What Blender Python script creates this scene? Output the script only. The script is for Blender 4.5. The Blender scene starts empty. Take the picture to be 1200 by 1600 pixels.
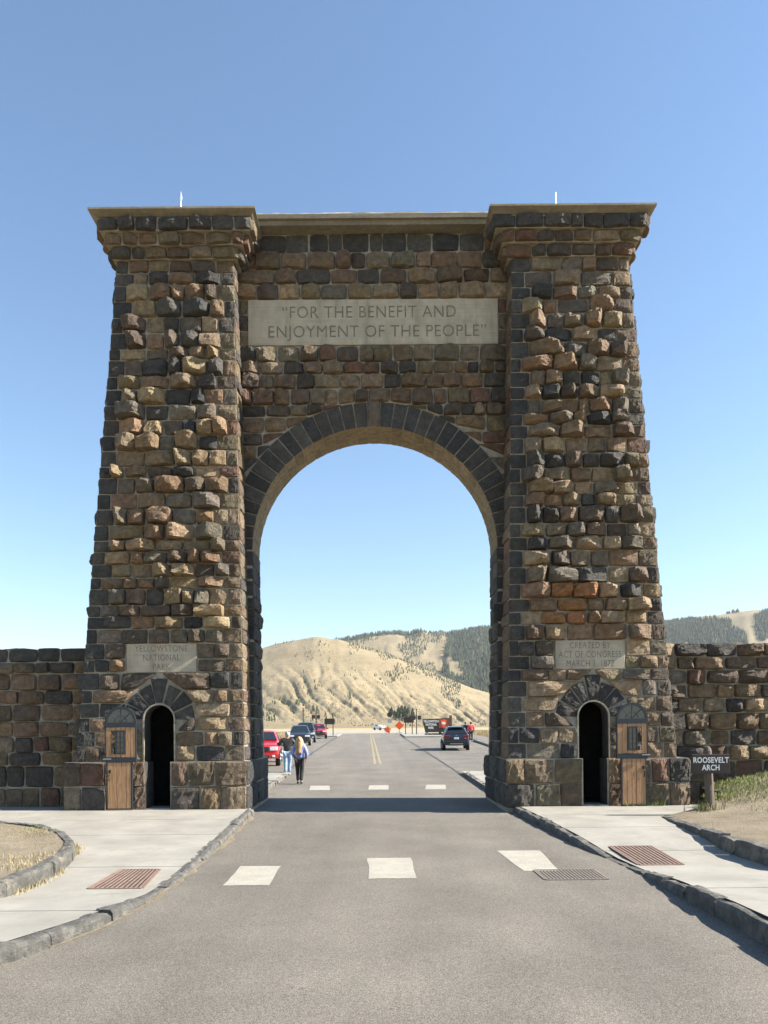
import bpy, bmesh, math, random
import numpy as np
from mathutils import Vector, Matrix

S = bpy.context.scene
COL = S.collection
R = math.radians
D0 = 18.05                     # camera distance to the front of the arch (the arch front stands on y = 0)
FPX = 1155.0

# ---------------------------------------------------------------- camera, sky, sun, exposure
cd = bpy.data.cameras.new('camera')
cam = bpy.data.objects.new('camera', cd)
COL.objects.link(cam)
cam.location = (0, -D0, 2.0)
cam.rotation_euler = (R(90), R(0.45), 0)
cd.sensor_fit = 'VERTICAL'
cd.sensor_height = 36.0
cd.lens = 36.0 * FPX / 1600.0
cd.shift_x = 12 / 1600
cd.shift_y = 343 / 1600
cd.clip_end = 20000
S.camera = cam

SUN_EL, SUN_AZ = R(35), R(4.6)       # azimuth: degrees from +x towards the camera
sdir = Vector((math.cos(SUN_EL) * math.cos(SUN_AZ), -math.cos(SUN_EL) * math.sin(SUN_AZ), math.sin(SUN_EL)))
W = bpy.data.worlds.new('World')
S.world = W
W.use_nodes = True
nt = W.node_tree
sky = nt.nodes.new('ShaderNodeTexSky')
sky.sky_type = 'NISHITA'
sky.sun_disc = False
sky.sun_elevation = SUN_EL
sky.sun_rotation = R(90) + SUN_AZ
sky.altitude = 1000
sky.air_density = 1.5
sky.dust_density = 0.0
sky.ozone_density = 4.0
bg = nt.nodes['Background']
bg.inputs['Strength'].default_value = 0.074
nt.links.new(sky.outputs[0], bg.inputs[0])
sl = bpy.data.lights.new('sun', 'SUN')
sl.energy = 5.0
sl.angle = R(0.5)
sl.color = (1.0, 0.93, 0.82)
sun = bpy.data.objects.new('sun', sl)
COL.objects.link(sun)
sun.rotation_euler = sdir.to_track_quat('Z', 'Y').to_euler()
S.view_settings.view_transform = 'Standard'
S.view_settings.look = 'None'
S.view_settings.exposure = 1.55
S.view_settings.gamma = 1.0
S.view_settings.use_curve_mapping = False
S.render.resolution_x, S.render.resolution_y = 768, 1024

rng = np.random.default_rng(11)
random.seed(5)

# ---------------------------------------------------------------- helpers
def U(a, b):
    return float(rng.uniform(a, b))

def obj(name, verts, faces, mat, parent=None, smooth=False):
    me = bpy.data.meshes.new(name)
    me.from_pydata([tuple(map(float, v)) for v in verts], [], [tuple(map(int, f)) for f in faces])
    if mat is not None:
        me.materials.append(mat)
    if smooth:
        me.polygons.foreach_set('use_smooth', [True] * len(me.polygons))
    me.update()
    o = bpy.data.objects.new(name, me)
    COL.objects.link(o)
    if parent is not None:
        o.parent = parent
    return o

def empty(name, loc=(0, 0, 0), rz=0):
    o = bpy.data.objects.new(name, None)
    COL.objects.link(o)
    o.location = loc
    o.rotation_euler = (0, 0, rz)
    o.empty_display_size = 0.2
    return o

def tag(o, label=None, cat=None, group=None, kind=None):
    if label: o['label'] = label
    if cat: o['category'] = cat
    if group: o['group'] = group
    if kind: o['kind'] = kind
    return o

def tint(o, col):
    me = o.data
    a = me.color_attributes.new('tint', 'FLOAT_COLOR', 'POINT')
    col = np.asarray(col, dtype=np.float32)
    if col.ndim == 1:
        col = np.tile(col, (len(me.vertices), 1))
    rgba = np.ones((len(me.vertices), 4), np.float32)
    rgba[:, :3] = col
    a.data.foreach_set('color', rgba.ravel())

class MB:
    """collects simple shapes into one mesh"""
    def __init__(self):
        self.v, self.f = [], []
    def add(self, v, f):
        n = len(self.v)
        self.v += [tuple(map(float, p)) for p in v]
        self.f += [tuple(int(i) + n for i in q) for q in f]
        return self
    def box(self, x0, x1, y0, y1, z0, z1):
        v = [(x0, y0, z0), (x1, y0, z0), (x1, y1, z0), (x0, y1, z0), (x0, y0, z1), (x1, y0, z1), (x1, y1, z1), (x0, y1, z1)]
        return self.add(v, [(3, 2, 1, 0), (4, 5, 6, 7), (0, 1, 5, 4), (1, 2, 6, 5), (2, 3, 7, 6), (3, 0, 4, 7)])
    def cbox(self, x0, x1, y0, y1, z0, z1, b):
        """box with all edges chamfered by b"""
        bm = bmesh.new()
        bmesh.ops.create_cube(bm, size=1)
        for v in bm.verts:
            v.co = Vector((x0 + (v.co.x + .5) * (x1 - x0), y0 + (v.co.y + .5) * (y1 - y0), z0 + (v.co.z + .5) * (z1 - z0)))
        bmesh.ops.bevel(bm, geom=bm.edges[:] , offset=b, segments=2, affect='EDGES', profile=.5)
        bm.verts.index_update()
        self.add([v.co[:] for v in bm.verts], [[v.index for v in f.verts] for f in bm.faces])
        bm.free()
        return self
    def tube(self, p, q, r0, r1=None, n=8):
        r1 = r0 if r1 is None else r1
        p, q = Vector(p), Vector(q)
        d = (q - p).normalized()
        a = d.orthogonal().normalized()
        b = d.cross(a)
        v = []
        for c, r in ((p, r0), (q, r1)):
            for i in range(n):
                t = 2 * math.pi * i / n
                v.append(c + a * (r * math.cos(t)) + b * (r * math.sin(t)))
        f = [(i, (i + 1) % n, n + (i + 1) % n, n + i) for i in range(n)]
        f += [tuple(range(n))[::-1], tuple(range(n, 2 * n))]
        return self.add(v, f)
    def lathe_x(self, prof, cx, cy, cz, n=20):
        """profile [(x, r)] turned about an axis along x"""
        v, f = [], []
        for x, r in prof:
            for i in range(n):
                t = 2 * math.pi * i / n
                v.append((cx + x, cy + r * math.cos(t), cz + r * math.sin(t)))
        m = len(prof)
        for k in range(m - 1):
            for i in range(n):
                j = (i + 1) % n
                f.append((k * n + i, k * n + j, (k + 1) * n + j, (k + 1) * n + i))
        f.append(tuple(range(n))[::-1]); f.append(tuple(range((m - 1) * n, m * n)))
        return self.add(v, f)
    def prism(self, poly, y0, y1):
        """polygon [(x, z)] extruded along y"""
        n = len(poly)
        v = [(x, y0, z) for x, z in poly] + [(x, y1, z) for x, z in poly]
        f = [tuple(range(n)), tuple(range(n, 2 * n))[::-1]] + [(i, n + i, n + (i + 1) % n, (i + 1) % n) for i in range(n)]
        return self.add(v, f)
    def build(self, name, mat, parent=None, smooth=False):
        o = obj(name, self.v, self.f, mat, parent, smooth)
        bm = bmesh.new(); bm.from_mesh(o.data)
        bmesh.ops.recalc_face_normals(bm, faces=bm.faces)
        bm.to_mesh(o.data); bm.free()
        return o

def evaluated(o, name):
    dg = bpy.context.evaluated_depsgraph_get()
    me = bpy.data.meshes.new_from_object(o.evaluated_get(dg))
    me.name = name
    return me

def text_obj(name, txt, size, mat, parent, M, extrude=.004, align='CENTER', spacing=1.0, bold=0.0):
    cu = bpy.data.curves.new('tmp', 'FONT')
    cu.body = txt; cu.size = size; cu.align_x = align; cu.align_y = 'CENTER'
    cu.extrude = extrude; cu.space_character = spacing; cu.offset = bold
    cu.resolution_u = 3
    t = bpy.data.objects.new('tmp', cu); COL.objects.link(t)
    me = evaluated(t, name)
    bpy.data.objects.remove(t); bpy.data.curves.remove(cu)
    me.transform(M)
    me.materials.clear(); me.materials.append(mat)
    o = bpy.data.objects.new(name, me); COL.objects.link(o); o.parent = parent
    return o

def facing_front(x, y, z, sx=1.0, sz=1.0):
    """matrix that stands text up, facing -y"""
    return Matrix.Translation((x, y, z)) @ Matrix.Rotation(R(90), 4, 'X') @ Matrix.Diagonal((sx, sz, 1, 1))

def vnoise(x, y, seed=0):
    xi, yi = np.floor(x).astype(np.int64), np.floor(y).astype(np.int64)
    fx, fy = x - xi, y - yi
    fx, fy = fx * fx * (3 - 2 * fx), fy * fy * (3 - 2 * fy)
    def h(a, b):
        n = (a * 374761393 + b * 668265263 + seed * 1442695041) & 0xffffffff
        n = ((n ^ (n >> 13)) * 1274126177) & 0xffffffff
        return ((n ^ (n >> 16)) & 0xffff) / 65535.0
    return (h(xi, yi) * (1 - fx) + h(xi + 1, yi) * fx) * (1 - fy) + (h(xi, yi + 1) * (1 - fx) + h(xi + 1, yi + 1) * fx) * fy

def fbm(x, y, seed=0, o=4):
    x, y = np.asarray(x, float), np.asarray(y, float)
    return sum(vnoise(x * 2 ** k, y * 2 ** k, seed + k) * .5 ** (k + 1) for k in range(o))

# ---------------------------------------------------------------- materials
def new_mat(name, base=(.5, .5, .5), rough=.8, metal=0.0):
    m = bpy.data.materials.new(name)
    m.use_nodes = True
    b = m.node_tree.nodes['Principled BSDF']
    b.inputs['Base Color'].default_value = (*base, 1)
    b.inputs['Roughness'].default_value = rough
    b.inputs['Metallic'].default_value = metal
    return m

class NT:
    def __init__(self, m):
        self.t = m.node_tree; self.b = self.t.nodes['Principled BSDF']
        self.co = self.t.nodes.new('ShaderNodeTexCoord').outputs['Object']
    def n(self, typ, **kw):
        q = self.t.nodes.new(typ)
        for k, v in kw.items():
            if k in q.inputs and not hasattr(q, k): q.inputs[k].default_value = v
            else: setattr(q, k, v)
        return q
    def l(self, a, b): self.t.links.new(a, b)
    def noise(self, scale, detail=4, rough=.6, vec=None, dist=0.0):
        q = self.t.nodes.new('ShaderNodeTexNoise')
        q.inputs['Scale'].default_value = scale; q.inputs['Detail'].default_value = detail
        q.inputs['Roughness'].default_value = rough; q.inputs['Distortion'].default_value = dist
        self.l(vec if vec is not None else self.co, q.inputs['Vector'])
        return q.outputs['Fac']
    def voro(self, scale, feature='F1', vec=None, out='Distance'):
        q = self.t.nodes.new('ShaderNodeTexVoronoi'); q.feature = feature
        q.inputs['Scale'].default_value = scale
        self.l(vec if vec is not None else self.co, q.inputs['Vector'])
        return q.outputs[out]
    def scalev(self, s):
        q = self.t.nodes.new('ShaderNodeMapping'); q.inputs['Scale'].default_value = s
        self.l(self.co, q.inputs['Vector']); return q.outputs[0]
    def ramp(self, fac, stops):
        q = self.t.nodes.new('ShaderNodeValToRGB')
        e = q.color_ramp.elements
        while len(e) < len(stops): e.new(.5)
        for i, (p, c) in enumerate(stops):
            e[i].position = p
            e[i].color = (*(c if isinstance(c, tuple) else (c, c, c)), 1)
        self.l(fac, q.inputs[0]); return q.outputs[0]
    def mix(self, fac, a, b, mode='MIX'):
        q = self.t.nodes.new('ShaderNodeMix'); q.data_type = 'RGBA'; q.blend_type = mode
        for i, x in ((0, fac), (6, a), (7, b)):
            if isinstance(x, (int, float)): q.inputs[i].default_value = x if i == 0 else (x, x, x, 1)
            elif isinstance(x, tuple): q.inputs[i].default_value = (*x, 1)
            else: self.l(x, q.inputs[i])
        return q.outputs[2]
    def math(self, op, a, b):
        q = self.t.nodes.new('ShaderNodeMath'); q.operation = op
        for i, x in enumerate((a, b)):
            if isinstance(x, (int, float)): q.inputs[i].default_value = x
            else: self.l(x, q.inputs[i])
        return q.outputs[0]
    def attr(self, name):
        q = self.t.nodes.new('ShaderNodeAttribute'); q.attribute_name = name; return q.outputs['Color']
    def base(self, c): self.l(c, self.b.inputs['Base Color'])
    def rough(self, c): self.l(c, self.b.inputs['Roughness'])
    def bump(self, h, dist, strength=1.0):
        q = self.t.nodes.new('ShaderNodeBump'); q.inputs['Distance'].default_value = dist; q.inputs['Strength'].default_value = strength
        self.l(h, q.inputs['Height']); self.l(q.outputs[0], self.b.inputs['Normal'])

M = {}
def plain(k, c, rough=.7, metal=0.0, spec=None):
    M[k] = new_mat(k, c, rough, metal)
    if spec is not None: M[k].node_tree.nodes['Principled BSDF'].inputs['Specular IOR Level'].default_value = spec
    return M[k]

def noisy(k, c0, c1, scale, rough=.8, bump=.0, bscale=None, detail=5, metal=0):
    m = plain(k, c0, rough, metal); t = NT(m)
    t.base(t.ramp(t.noise(scale, detail), [(.32, c0), (.68, c1)]))
    if bump: t.bump(t.noise(bscale or scale * 3, 5), bump)
    return m

# rough quarried stone: each stone carries a tint
m = plain('stone', (.15, .12, .09), .85); t = NT(m)
c = t.mix(1.0, t.attr('tint'), t.ramp(t.noise(7, 6, .65), [(.28, .55), (.5, .95), (.72, 1.5)]), 'MULTIPLY')
c = t.mix(t.ramp(t.noise(16, 6, .75), [(.60, 0.0), (.72, .55)]), c, (.33, .30, .25))
c = t.mix(t.ramp(t.noise(2.1, 5, .7), [(.64, 0.0), (.76, .45)]), c, (.20, .12, .05))
c = t.mix(t.ramp(t.noise(55, 3), [(.3, .35), (.5, 0.0)]), c, (.03, .027, .025))
t.base(c)
h = t.math('ADD', t.math('MULTIPLY', t.noise(22, 8, .7), .7), t.math('MULTIPLY', t.noise(6, 4, .6, dist=.6), .9))
t.bump(h, .085, 1.0)
m = plain('mortar', (.30, .26, .20), .95); t = NT(m)
t.base(t.ramp(t.noise(5, 6, .65), [(.3, (.17, .15, .12)), (.55, (.275, .248, .20)), (.75, (.37, .335, .275))])); t.bump(t.noise(60, 4), .008)
m = plain('coping', (.40, .36, .29), .9); t = NT(m)
t.base(t.mix(t.ramp(t.noise(1.2, 6, .7, vec=t.scalev((.6, 2, 6))), [(.4, 0.0), (.7, .7)]), t.ramp(t.noise(9, 5), [(.3, (.16, .14, .102)), (.7, (.245, .215, .16))]), (.09, .073, .05))); t.bump(t.noise(40, 5), .01)
m = plain('limestone', (.42, .40, .35), .85); t = NT(m)
streak = t.noise(2.2, 6, .6, vec=t.scalev((2.0, 1, .25)))
c = t.ramp(t.noise(4, 6, .6), [(.3, (.315, .275, .21)), (.7, (.42, .37, .285))])
c = t.mix(t.ramp(streak, [(.5, 0.0), (.72, .55)]), c, (.20, .17, .125))
c = t.mix(t.ramp(t.noise(3.0, 3, .5, vec=t.scalev((.15, 1, 9))), [(.55, 0.0), (.62, .22)]), c, (.2, .175, .13))
t.base(c); t.bump(t.noise(50, 4), .006)
noisy('carved', (.115, .10, .075), (.20, .175, .135), 9, .95)
noisy('shaded_reveal', (.02, .019, .018), (.05, .045, .04), 5, .95, .02, 20)  # near-black base paints the doorway's shade onto its sides
noisy('interior_shade', (.012, .012, .013), (.03, .028, .026), 3, .95)  # doorway shade put into a near-black base colour

m = plain('asphalt', (.14, .13, .115), .92); t = NT(m)
agg = t.voro(165, out='Color')
sp = t.n('ShaderNodeSeparateColor'); t.l(agg, sp.inputs[0])
c = t.ramp(sp.outputs[0], [(.0, (.055, .049, .040)), (.2, (.118, .105, .086)), (.6, (.170, .152, .126)), (1.0, (.30, .27, .225))])
fine = t.ramp(t.noise(190, 2), [(.3, .72), (.7, 1.28)])
c = t.mix(1.0, c, fine, 'MULTIPLY')
c = t.mix(1.0, c, t.ramp(t.noise(.55, 5, .6), [(.3, .80), (.7, 1.16)]), 'MULTIPLY')
c = t.mix(t.ramp(t.noise(3.5, 5, .7), [(.58, 0.0), (.75, .25)]), c, (.21, .188, .152))
trk = t.noise(1.0, 4, .5, vec=t.scalev((.9, .04, 1)))
c = t.mix(1.0, c, t.ramp(trk, [(.35, .9), (.65, 1.08)]), 'MULTIPLY')
t.base(c); t.bump(t.math('ADD', sp.outputs[1], t.noise(150, 3)), .006)
m = plain('concrete', (.43, .40, .34), .9); t = NT(m)
c = t.ramp(t.noise(1.1, 6, .6), [(.3, (.225, .212, .183)), (.7, (.32, .302, .26))])
c = t.mix(t.ramp(t.noise(2.6, 8, .75), [(.52, 0.0), (.72, .6)]), c, (.19, .168, .13))
c = t.mix(t.ramp(t.noise(9, 6, .8), [(.62, 0.0), (.70, .35)]), c, (.13, .115, .09))
c = t.mix(1.0, c, t.ramp(t.noise(120, 3), [(.3, .90), (.7, 1.10)]), 'MULTIPLY')
t.base(c); t.bump(t.noise(90, 4), .003)
noisy('joint_fill', (.10, .09, .075), (.16, .145, .12), 12, .95)
m = plain('kerb_basalt', (.12, .12, .118), .85); t = NT(m)
c = t.ramp(t.noise(6, 6, .7), [(.3, (.07, .067, .062)), (.52, (.125, .12, .108)), (.72, (.25, .235, .205))])
c = t.mix(t.ramp(t.noise(2.3, 5), [(.54, 0.0), (.66, .7)]), c, (.27, .24, .19))
t.base(c); t.bump(t.noise(14, 7, .75), .07)
m = plain('road_paint', (.55, .53, .47), .8); t = NT(m)
c = t.ramp(t.noise(3, 6, .7), [(.3, (.29, .272, .225)), (.6, (.37, .348, .29))])
c = t.mix(t.ramp(t.noise(38, 4, .8), [(.52, 0.0), (.64, .8)]), c, (.19, .172, .142)); t.base(c); t.bump(t.noise(110, 3), .004)
m = plain('yellow_paint', (.40, .29, .10), .85); t = NT(m)
t.base(t.mix(t.ramp(t.noise(14, 5, .8), [(.38, 0.0), (.60, .9)]), (.36, .28, .13), (.18, .16, .13)))
noisy('tar', (.03, .029, .028), (.07, .066, .06), 6, .7)
m = plain('dirt', (.34, .27, .17), .95); t = NT(m)
c = t.ramp(t.noise(1.7, 7, .7), [(.3, (.21, .165, .108)), (.5, (.29, .238, .162)), (.7, (.36, .30, .21))])
c = t.mix(t.ramp(t.noise(26, 4, .7), [(.58, 0.0), (.7, .55)]), c, (.17, .135, .085))
c = t.mix(t.ramp(t.voro(55), [(.0, .6), (.22, 0.0)]), c, (.44, .39, .31))
t.base(c); t.bump(t.noise(14, 8, .75), .12)
m = plain('dry_field', (.36, .27, .12), .95); t = NT(m)
c = t.ramp(t.noise(.25, 7, .7), [(.3, (.27, .20, .09)), (.5, (.38, .29, .135)), (.7, (.47, .375, .20))])
c = t.mix(t.ramp(t.noise(1.6, 5, .75), [(.56, 0.0), (.68, .6)]), c, (.17, .15, .075))
t.base(c); t.bump(t.noise(3.0, 6, .7), .18)
noisy('gravel', (.27, .235, .175), (.36, .32, .25), 1.5, .95, .02, 20)
noisy('grass_green', (.11, .155, .03), (.23, .265, .06), 2.2, .8)
noisy('grass_dry', (.27, .215, .11), (.38, .315, .175), 2.0, .85)

m = plain('hill', (.33, .26, .15), .95); t = NT(m)
slope = t.attr('tint')
c = t.ramp(t.noise(.006, 9, .68), [(.3, (.18, .137, .068)), (.5, (.25, .192, .10)), (.7, (.31, .243, .135))])
c = t.mix(t.ramp(t.noise(.10, 7, .8), [(.47, 0.0), (.60, .6)]), c, (.125, .108, .07))
c = t.mix(t.ramp(t.noise(.018, 8, .8), [(.60, 0.0), (.70, .5)]), c, (.30, .275, .215))
c = t.mix(slope, c, (.075, .08, .045))
t.base(c); t.bump(t.noise(.08, 8, .75), 2.0)
m = plain('conifer', (.05, .065, .035), .9); t = NT(m)
t.base(t.ramp(t.noise(.05, 4, .7), [(.3, (.028, .042, .022)), (.7, (.075, .088, .042))]))

m = plain('wood', (.33, .18, .09), .55); t = NT(m)
g = t.noise(6, 6, .65, vec=t.scalev((6, 6, .5)), dist=.4)
t.base(t.ramp(g, [(.3, (.20, .10, .045)), (.5, (.34, .185, .09)), (.72, (.45, .27, .14))])); t.bump(g, .004)
m = plain('post_wood', (.13, .10, .075), .85); t = NT(m)
g = t.noise(7, 6, .7, vec=t.scalev((5, 5, .5)), dist=.3)
t.base(t.ramp(g, [(.3, (.06, .045, .035)), (.6, (.13, .10, .078)), (.8, (.20, .165, .13))])); t.bump(g, .008)
noisy('sign_brown', (.030, .020, .017), (.046, .031, .026), 12, .6, .002, 60)
plain('steel_blue', (.025, .032, .042), .45, .3)
plain('black_metal', (.012, .012, .013), .5, .4)
plain('white_letter', (.78, .77, .73), .7)
noisy('grate_rust', (.16, .10, .075), (.27, .185, .145), 14, .75, .002, 60)
noisy('grate_iron', (.14, .12, .10), (.24, .21, .18), 14, .6, .002, 60)
plain('gap_shade', (.01, .009, .008), .95)  # black base stands in for the shade between grate bars
plain('rod', (.75, .76, .78), .35, .6)
gl = plain('glass_dark', (.015, .02, .024), .06); gl.node_tree.nodes['Principled BSDF'].inputs['Specular IOR Level'].default_value = .7
plain('glass_pane', (.06, .075, .085), .08)
plain('orange', (.82, .10, .02), .5)
plain('sign_red', (.35, .07, .03), .6)
plain('rubber', (.015, .015, .015), .85)
plain('alloy', (.42, .42, .43), .35, .7)
plain('chrome', (.6, .6, .61), .2, .9)
plain('plastic_dark', (.02, .02, .022), .55)
plain('headlight', (.72, .74, .76), .12)
plain('taillight', (.35, .015, .015), .2)
plain('plate', (.70, .70, .68), .5)
def paint(k, c):
    m = plain(k, c, .35); b = m.node_tree.nodes['Principled BSDF']
    b.inputs['Coat Weight'].default_value = .8; b.inputs['Coat Roughness'].default_value = .06
paint('paint_red', (.52, .012, .02)); paint('paint_maroon', (.33, .02, .035)); paint('paint_black', (.012, .016, .022))
paint('paint_navy', (.018, .028, .045)); paint('paint_white', (.75, .75, .74)); paint('paint_blueblack', (.010, .016, .030))
noisy('skin', (.42, .24, .17), (.50, .30, .21), 30, .6)
noisy('jacket_black', (.012, .012, .013), (.035, .035, .036), 14, .6, .01, 22)
noisy('denim', (.14, .23, .38), (.30, .40, .54), 7, .85, .006, 30)
noisy('cloth_black', (.010, .010, .012), (.022, .021, .024), 16, .85, .006, 25)
noisy('jacket_blue', (.07, .12, .45), (.34, .40, .62), 8, .7, .008, 22)
noisy('cloth_red', (.55, .04, .06), (.70, .08, .09), 12, .8, .008, 22)
noisy('cloth_navy', (.015, .02, .035), (.03, .035, .055), 12, .8)
noisy('shoe', (.02, .02, .022), (.05, .05, .05), 20, .7)
noisy('shoe_light', (.5, .5, .5), (.62, .62, .62), 20, .7)
noisy('hair_grey', (.22, .21, .20), (.42, .40, .38), 60, .6)
m = plain('hair_blonde', (.55, .36, .17), .5); t = NT(m)
t.base(t.ramp(t.noise(28, 5, .7, vec=t.scalev((3, 3, .22))), [(.3, (.22, .12, .05)), (.5, (.48, .31, .14)), (.7, (.70, .53, .31))]))
noisy('hair_dark', (.012, .010, .009), (.03, .025, .02), 40, .5)

# ---------------------------------------------------------------- terrain profile
def gz(y):
    return np.interp(np.asarray(y, float) + D0, [-60, 19, 24, 106, 116, 130, 165, 260, 420], [0, 0, .07, 1.63, 1.70, 1.62, 1.95, 2.9, 4.8])
def gzf(y): return float(gz(y))

def sheet(name, xs_of, ys, zf, mat, nx=6, parent=None, smooth=True):
    """a surface strip: xs_of(y) gives its left and right edge"""
    v, f = [], []
    for y in ys:
        a, b = xs_of(y)
        for i in range(nx + 1):
            x = a + (b - a) * i / nx
            v.append((x, y, zf(x, y)))
    w = nx + 1
    for j in range(len(ys) - 1):
        for i in range(nx):
            f.append((j * w + i, j * w + i + 1, (j + 1) * w + i + 1, (j + 1) * w + i))
    return obj(name, v, f, mat, parent, smooth)

ys = list(np.arange(-45, 120, 1.5)) + list(np.arange(120, 300, 6))
g = sheet('ground', lambda y: (-340, 340), ys, lambda x, y: gzf(y) - .05 + (.25 * float(fbm(x * .2, y * .2, 3, 3)) - .12) * min(1, max(0, (y - 12) / 20)) * (1 if abs(x) > 14 else .0), M['dry_field'], 120)
tag(g, kind='structure')

# road: between the kerbs in front, wider beyond the arch where cars park
LK = lambda d: float(np.interp(d, [2, 5, 6.4, 7.5, 8.9, 10.7, 14.7, 17.7, 22], [-5.4, -3.95, -3.26, -2.87, -2.70, -2.67, -2.84, -2.99, -3.2]))
RK = lambda d: float(np.interp(d, [2, 6.7, 8.1, 10.1, 11.3, 12.8, 18.1, 22], [3.5, 3.55, 3.58, 3.62, 3.55, 3.46, 3.34, 3.3]))
LZ = lambda d: float(np.interp(d, [2, 6.4, 7.9, 9.1, 10.4, 12.6, 15, 40], [.17, .155, .12, .028, .028, .09, .14, .14]))
RZ = lambda d: float(np.interp(d, [2, 6.5, 7.8, 9.3, 10.3, 11.4, 13.0, 15, 40], [.24, .23, .20, .12, .03, .03, .12, .15, .15]))
def road_edges(y):
    d = y + D0
    if d < 31: return (-3.9, 3.9) if d > 5 else (-6, 4.5)
    k = min(1, (d - 31) / 2.0)
    return (-3.9 - 5.3 * k, 3.9 + (4.6 + max(0, (d - 50) * .03)) * k)
ry = list(np.arange(-30, 13, .5)) + list(np.arange(13, 16, .2)) + list(np.arange(16, 125, 1.5))
road = sheet('road', road_edges, ry, lambda x, y: gzf(y) + .0, M['asphalt'], 10)
tag(road, kind='structure')
lot = sheet('gravel_lot', lambda y: (-60, 40), list(np.arange(116, 215, 4)), lambda x, y: gzf(y) + .02, M['gravel'], 12)
tag(lot, kind='structure')

# painted squares of the two crossings, yellow centre line, tar seams
def patch(name, pts, mat, parent, dz=.004, n=5):
    """quad on the road following its profile; pts: near-left, near-right, far-right, far-left (x, d)"""
    p = [Vector((x, d - D0)) for x, d in pts]
    v, f = [], []
    for j in range(n + 1):
        a = p[0].lerp(p[3], j / n); b = p[1].lerp(p[2], j / n)
        for i in range(n + 1):
            q = a.lerp(b, i / n)
            e = .012 if (i in (0, n) or j in (0, n)) else 0
            x, y = q.x + U(-e, e), q.y + U(-e, e)
            v.append((x, y, gzf(y) + dz))
    w = n + 1
    for j in range(n):
        for i in range(n):
            f.append((j * w + i, j * w + i + 1, (j + 1) * w + i + 1, (j + 1) * w + i))
    return obj(name, v, f, mat, parent)
def wx(px, d): return (px - 588) * d / FPX
for (a0, a1, b0, b1, y0, y1) in ((347, 419, 375, 437, 1382, 1352), (575, 648, 573, 641, 1373, 1341), (817, 872, 775, 842, 1363, 1331)):
    dn, df = 2 * FPX / (y0 - 1143), 2 * FPX / (y1 - 1143)
    patch('crossing_mark', ((wx(a0, dn), dn), (wx(a1, dn), dn), (wx(b1, df), df), (wx(b0, df), df)), M['road_paint'], road)
for c in (499, 591, 680):
    patch('crossing_mark', ((wx(c - 16, 24.4), 24.4), (wx(c + 16, 24.4), 24.4), (wx(c + 15, 26.0), 26.0), (wx(c - 15, 26.0), 26.0)), M['road_paint'], road)
for dx in (-.14, .14):
    for k in range(12):
        d0 = 38 + k * 6
        xa, xb = .06 - (d0 - 38) * .0112 + dx, .06 - (d0 + 6 - 38) * .0112 + dx
        patch('centre_line', ((xa - .06, d0), (xa + .06, d0), (xb + .06, d0 + 6), (xb - .06, d0 + 6)), M['yellow_paint'], road, n=2)
def seam(pts, w, name='road_seam', mat='tar'):
    v, f = [], []
    k = 0
    for (xa, da), (xb, db) in zip(pts[:-1], pts[1:]):
        n = max(2, int(abs(db - da) / .7) + int(abs(xb - xa) / .5))
        for i in range(n):
            u = i / n
            x, d = xa + (xb - xa) * u, da + (db - da) * u
            ww = w * U(.5, 1.2); x += U(-.03, .03)
            along = abs(db - da) > abs(xb - xa)
            y = d - D0
            for s in (-1, 1):
                px_, py_ = (x + s * ww / 2, y) if along else (x, y + s * ww / 2)
                v.append((px_, py_, gzf(py_) + .006))
            if k: f.append((2 * k - 2, 2 * k - 1, 2 * k + 1, 2 * k))
            k += 1
    return obj(name, v, f, M[mat], road)
seam([(-4.1, 33), (-4.35, 50), (-5.0, 104)], .16); seam([(3.5, 31.5), (3.4, 50), (3.2, 92)], .16)
seam([(-.6, 23.6), (.2, 23.9), (1.0, 23.5)], .03); seam([(-4.2, 29.3), (-3.6, 30.1)], .05)
for k in range(6):
    d = 40 + k * 7.0
    seam([(-9.0, d), (-4.4, d + .1)], .1, 'bay_line', 'road_paint'); seam([(3.7, d - 4), (8.2, d - 3.9)], .1, 'bay_line', 'road_paint')

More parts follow.
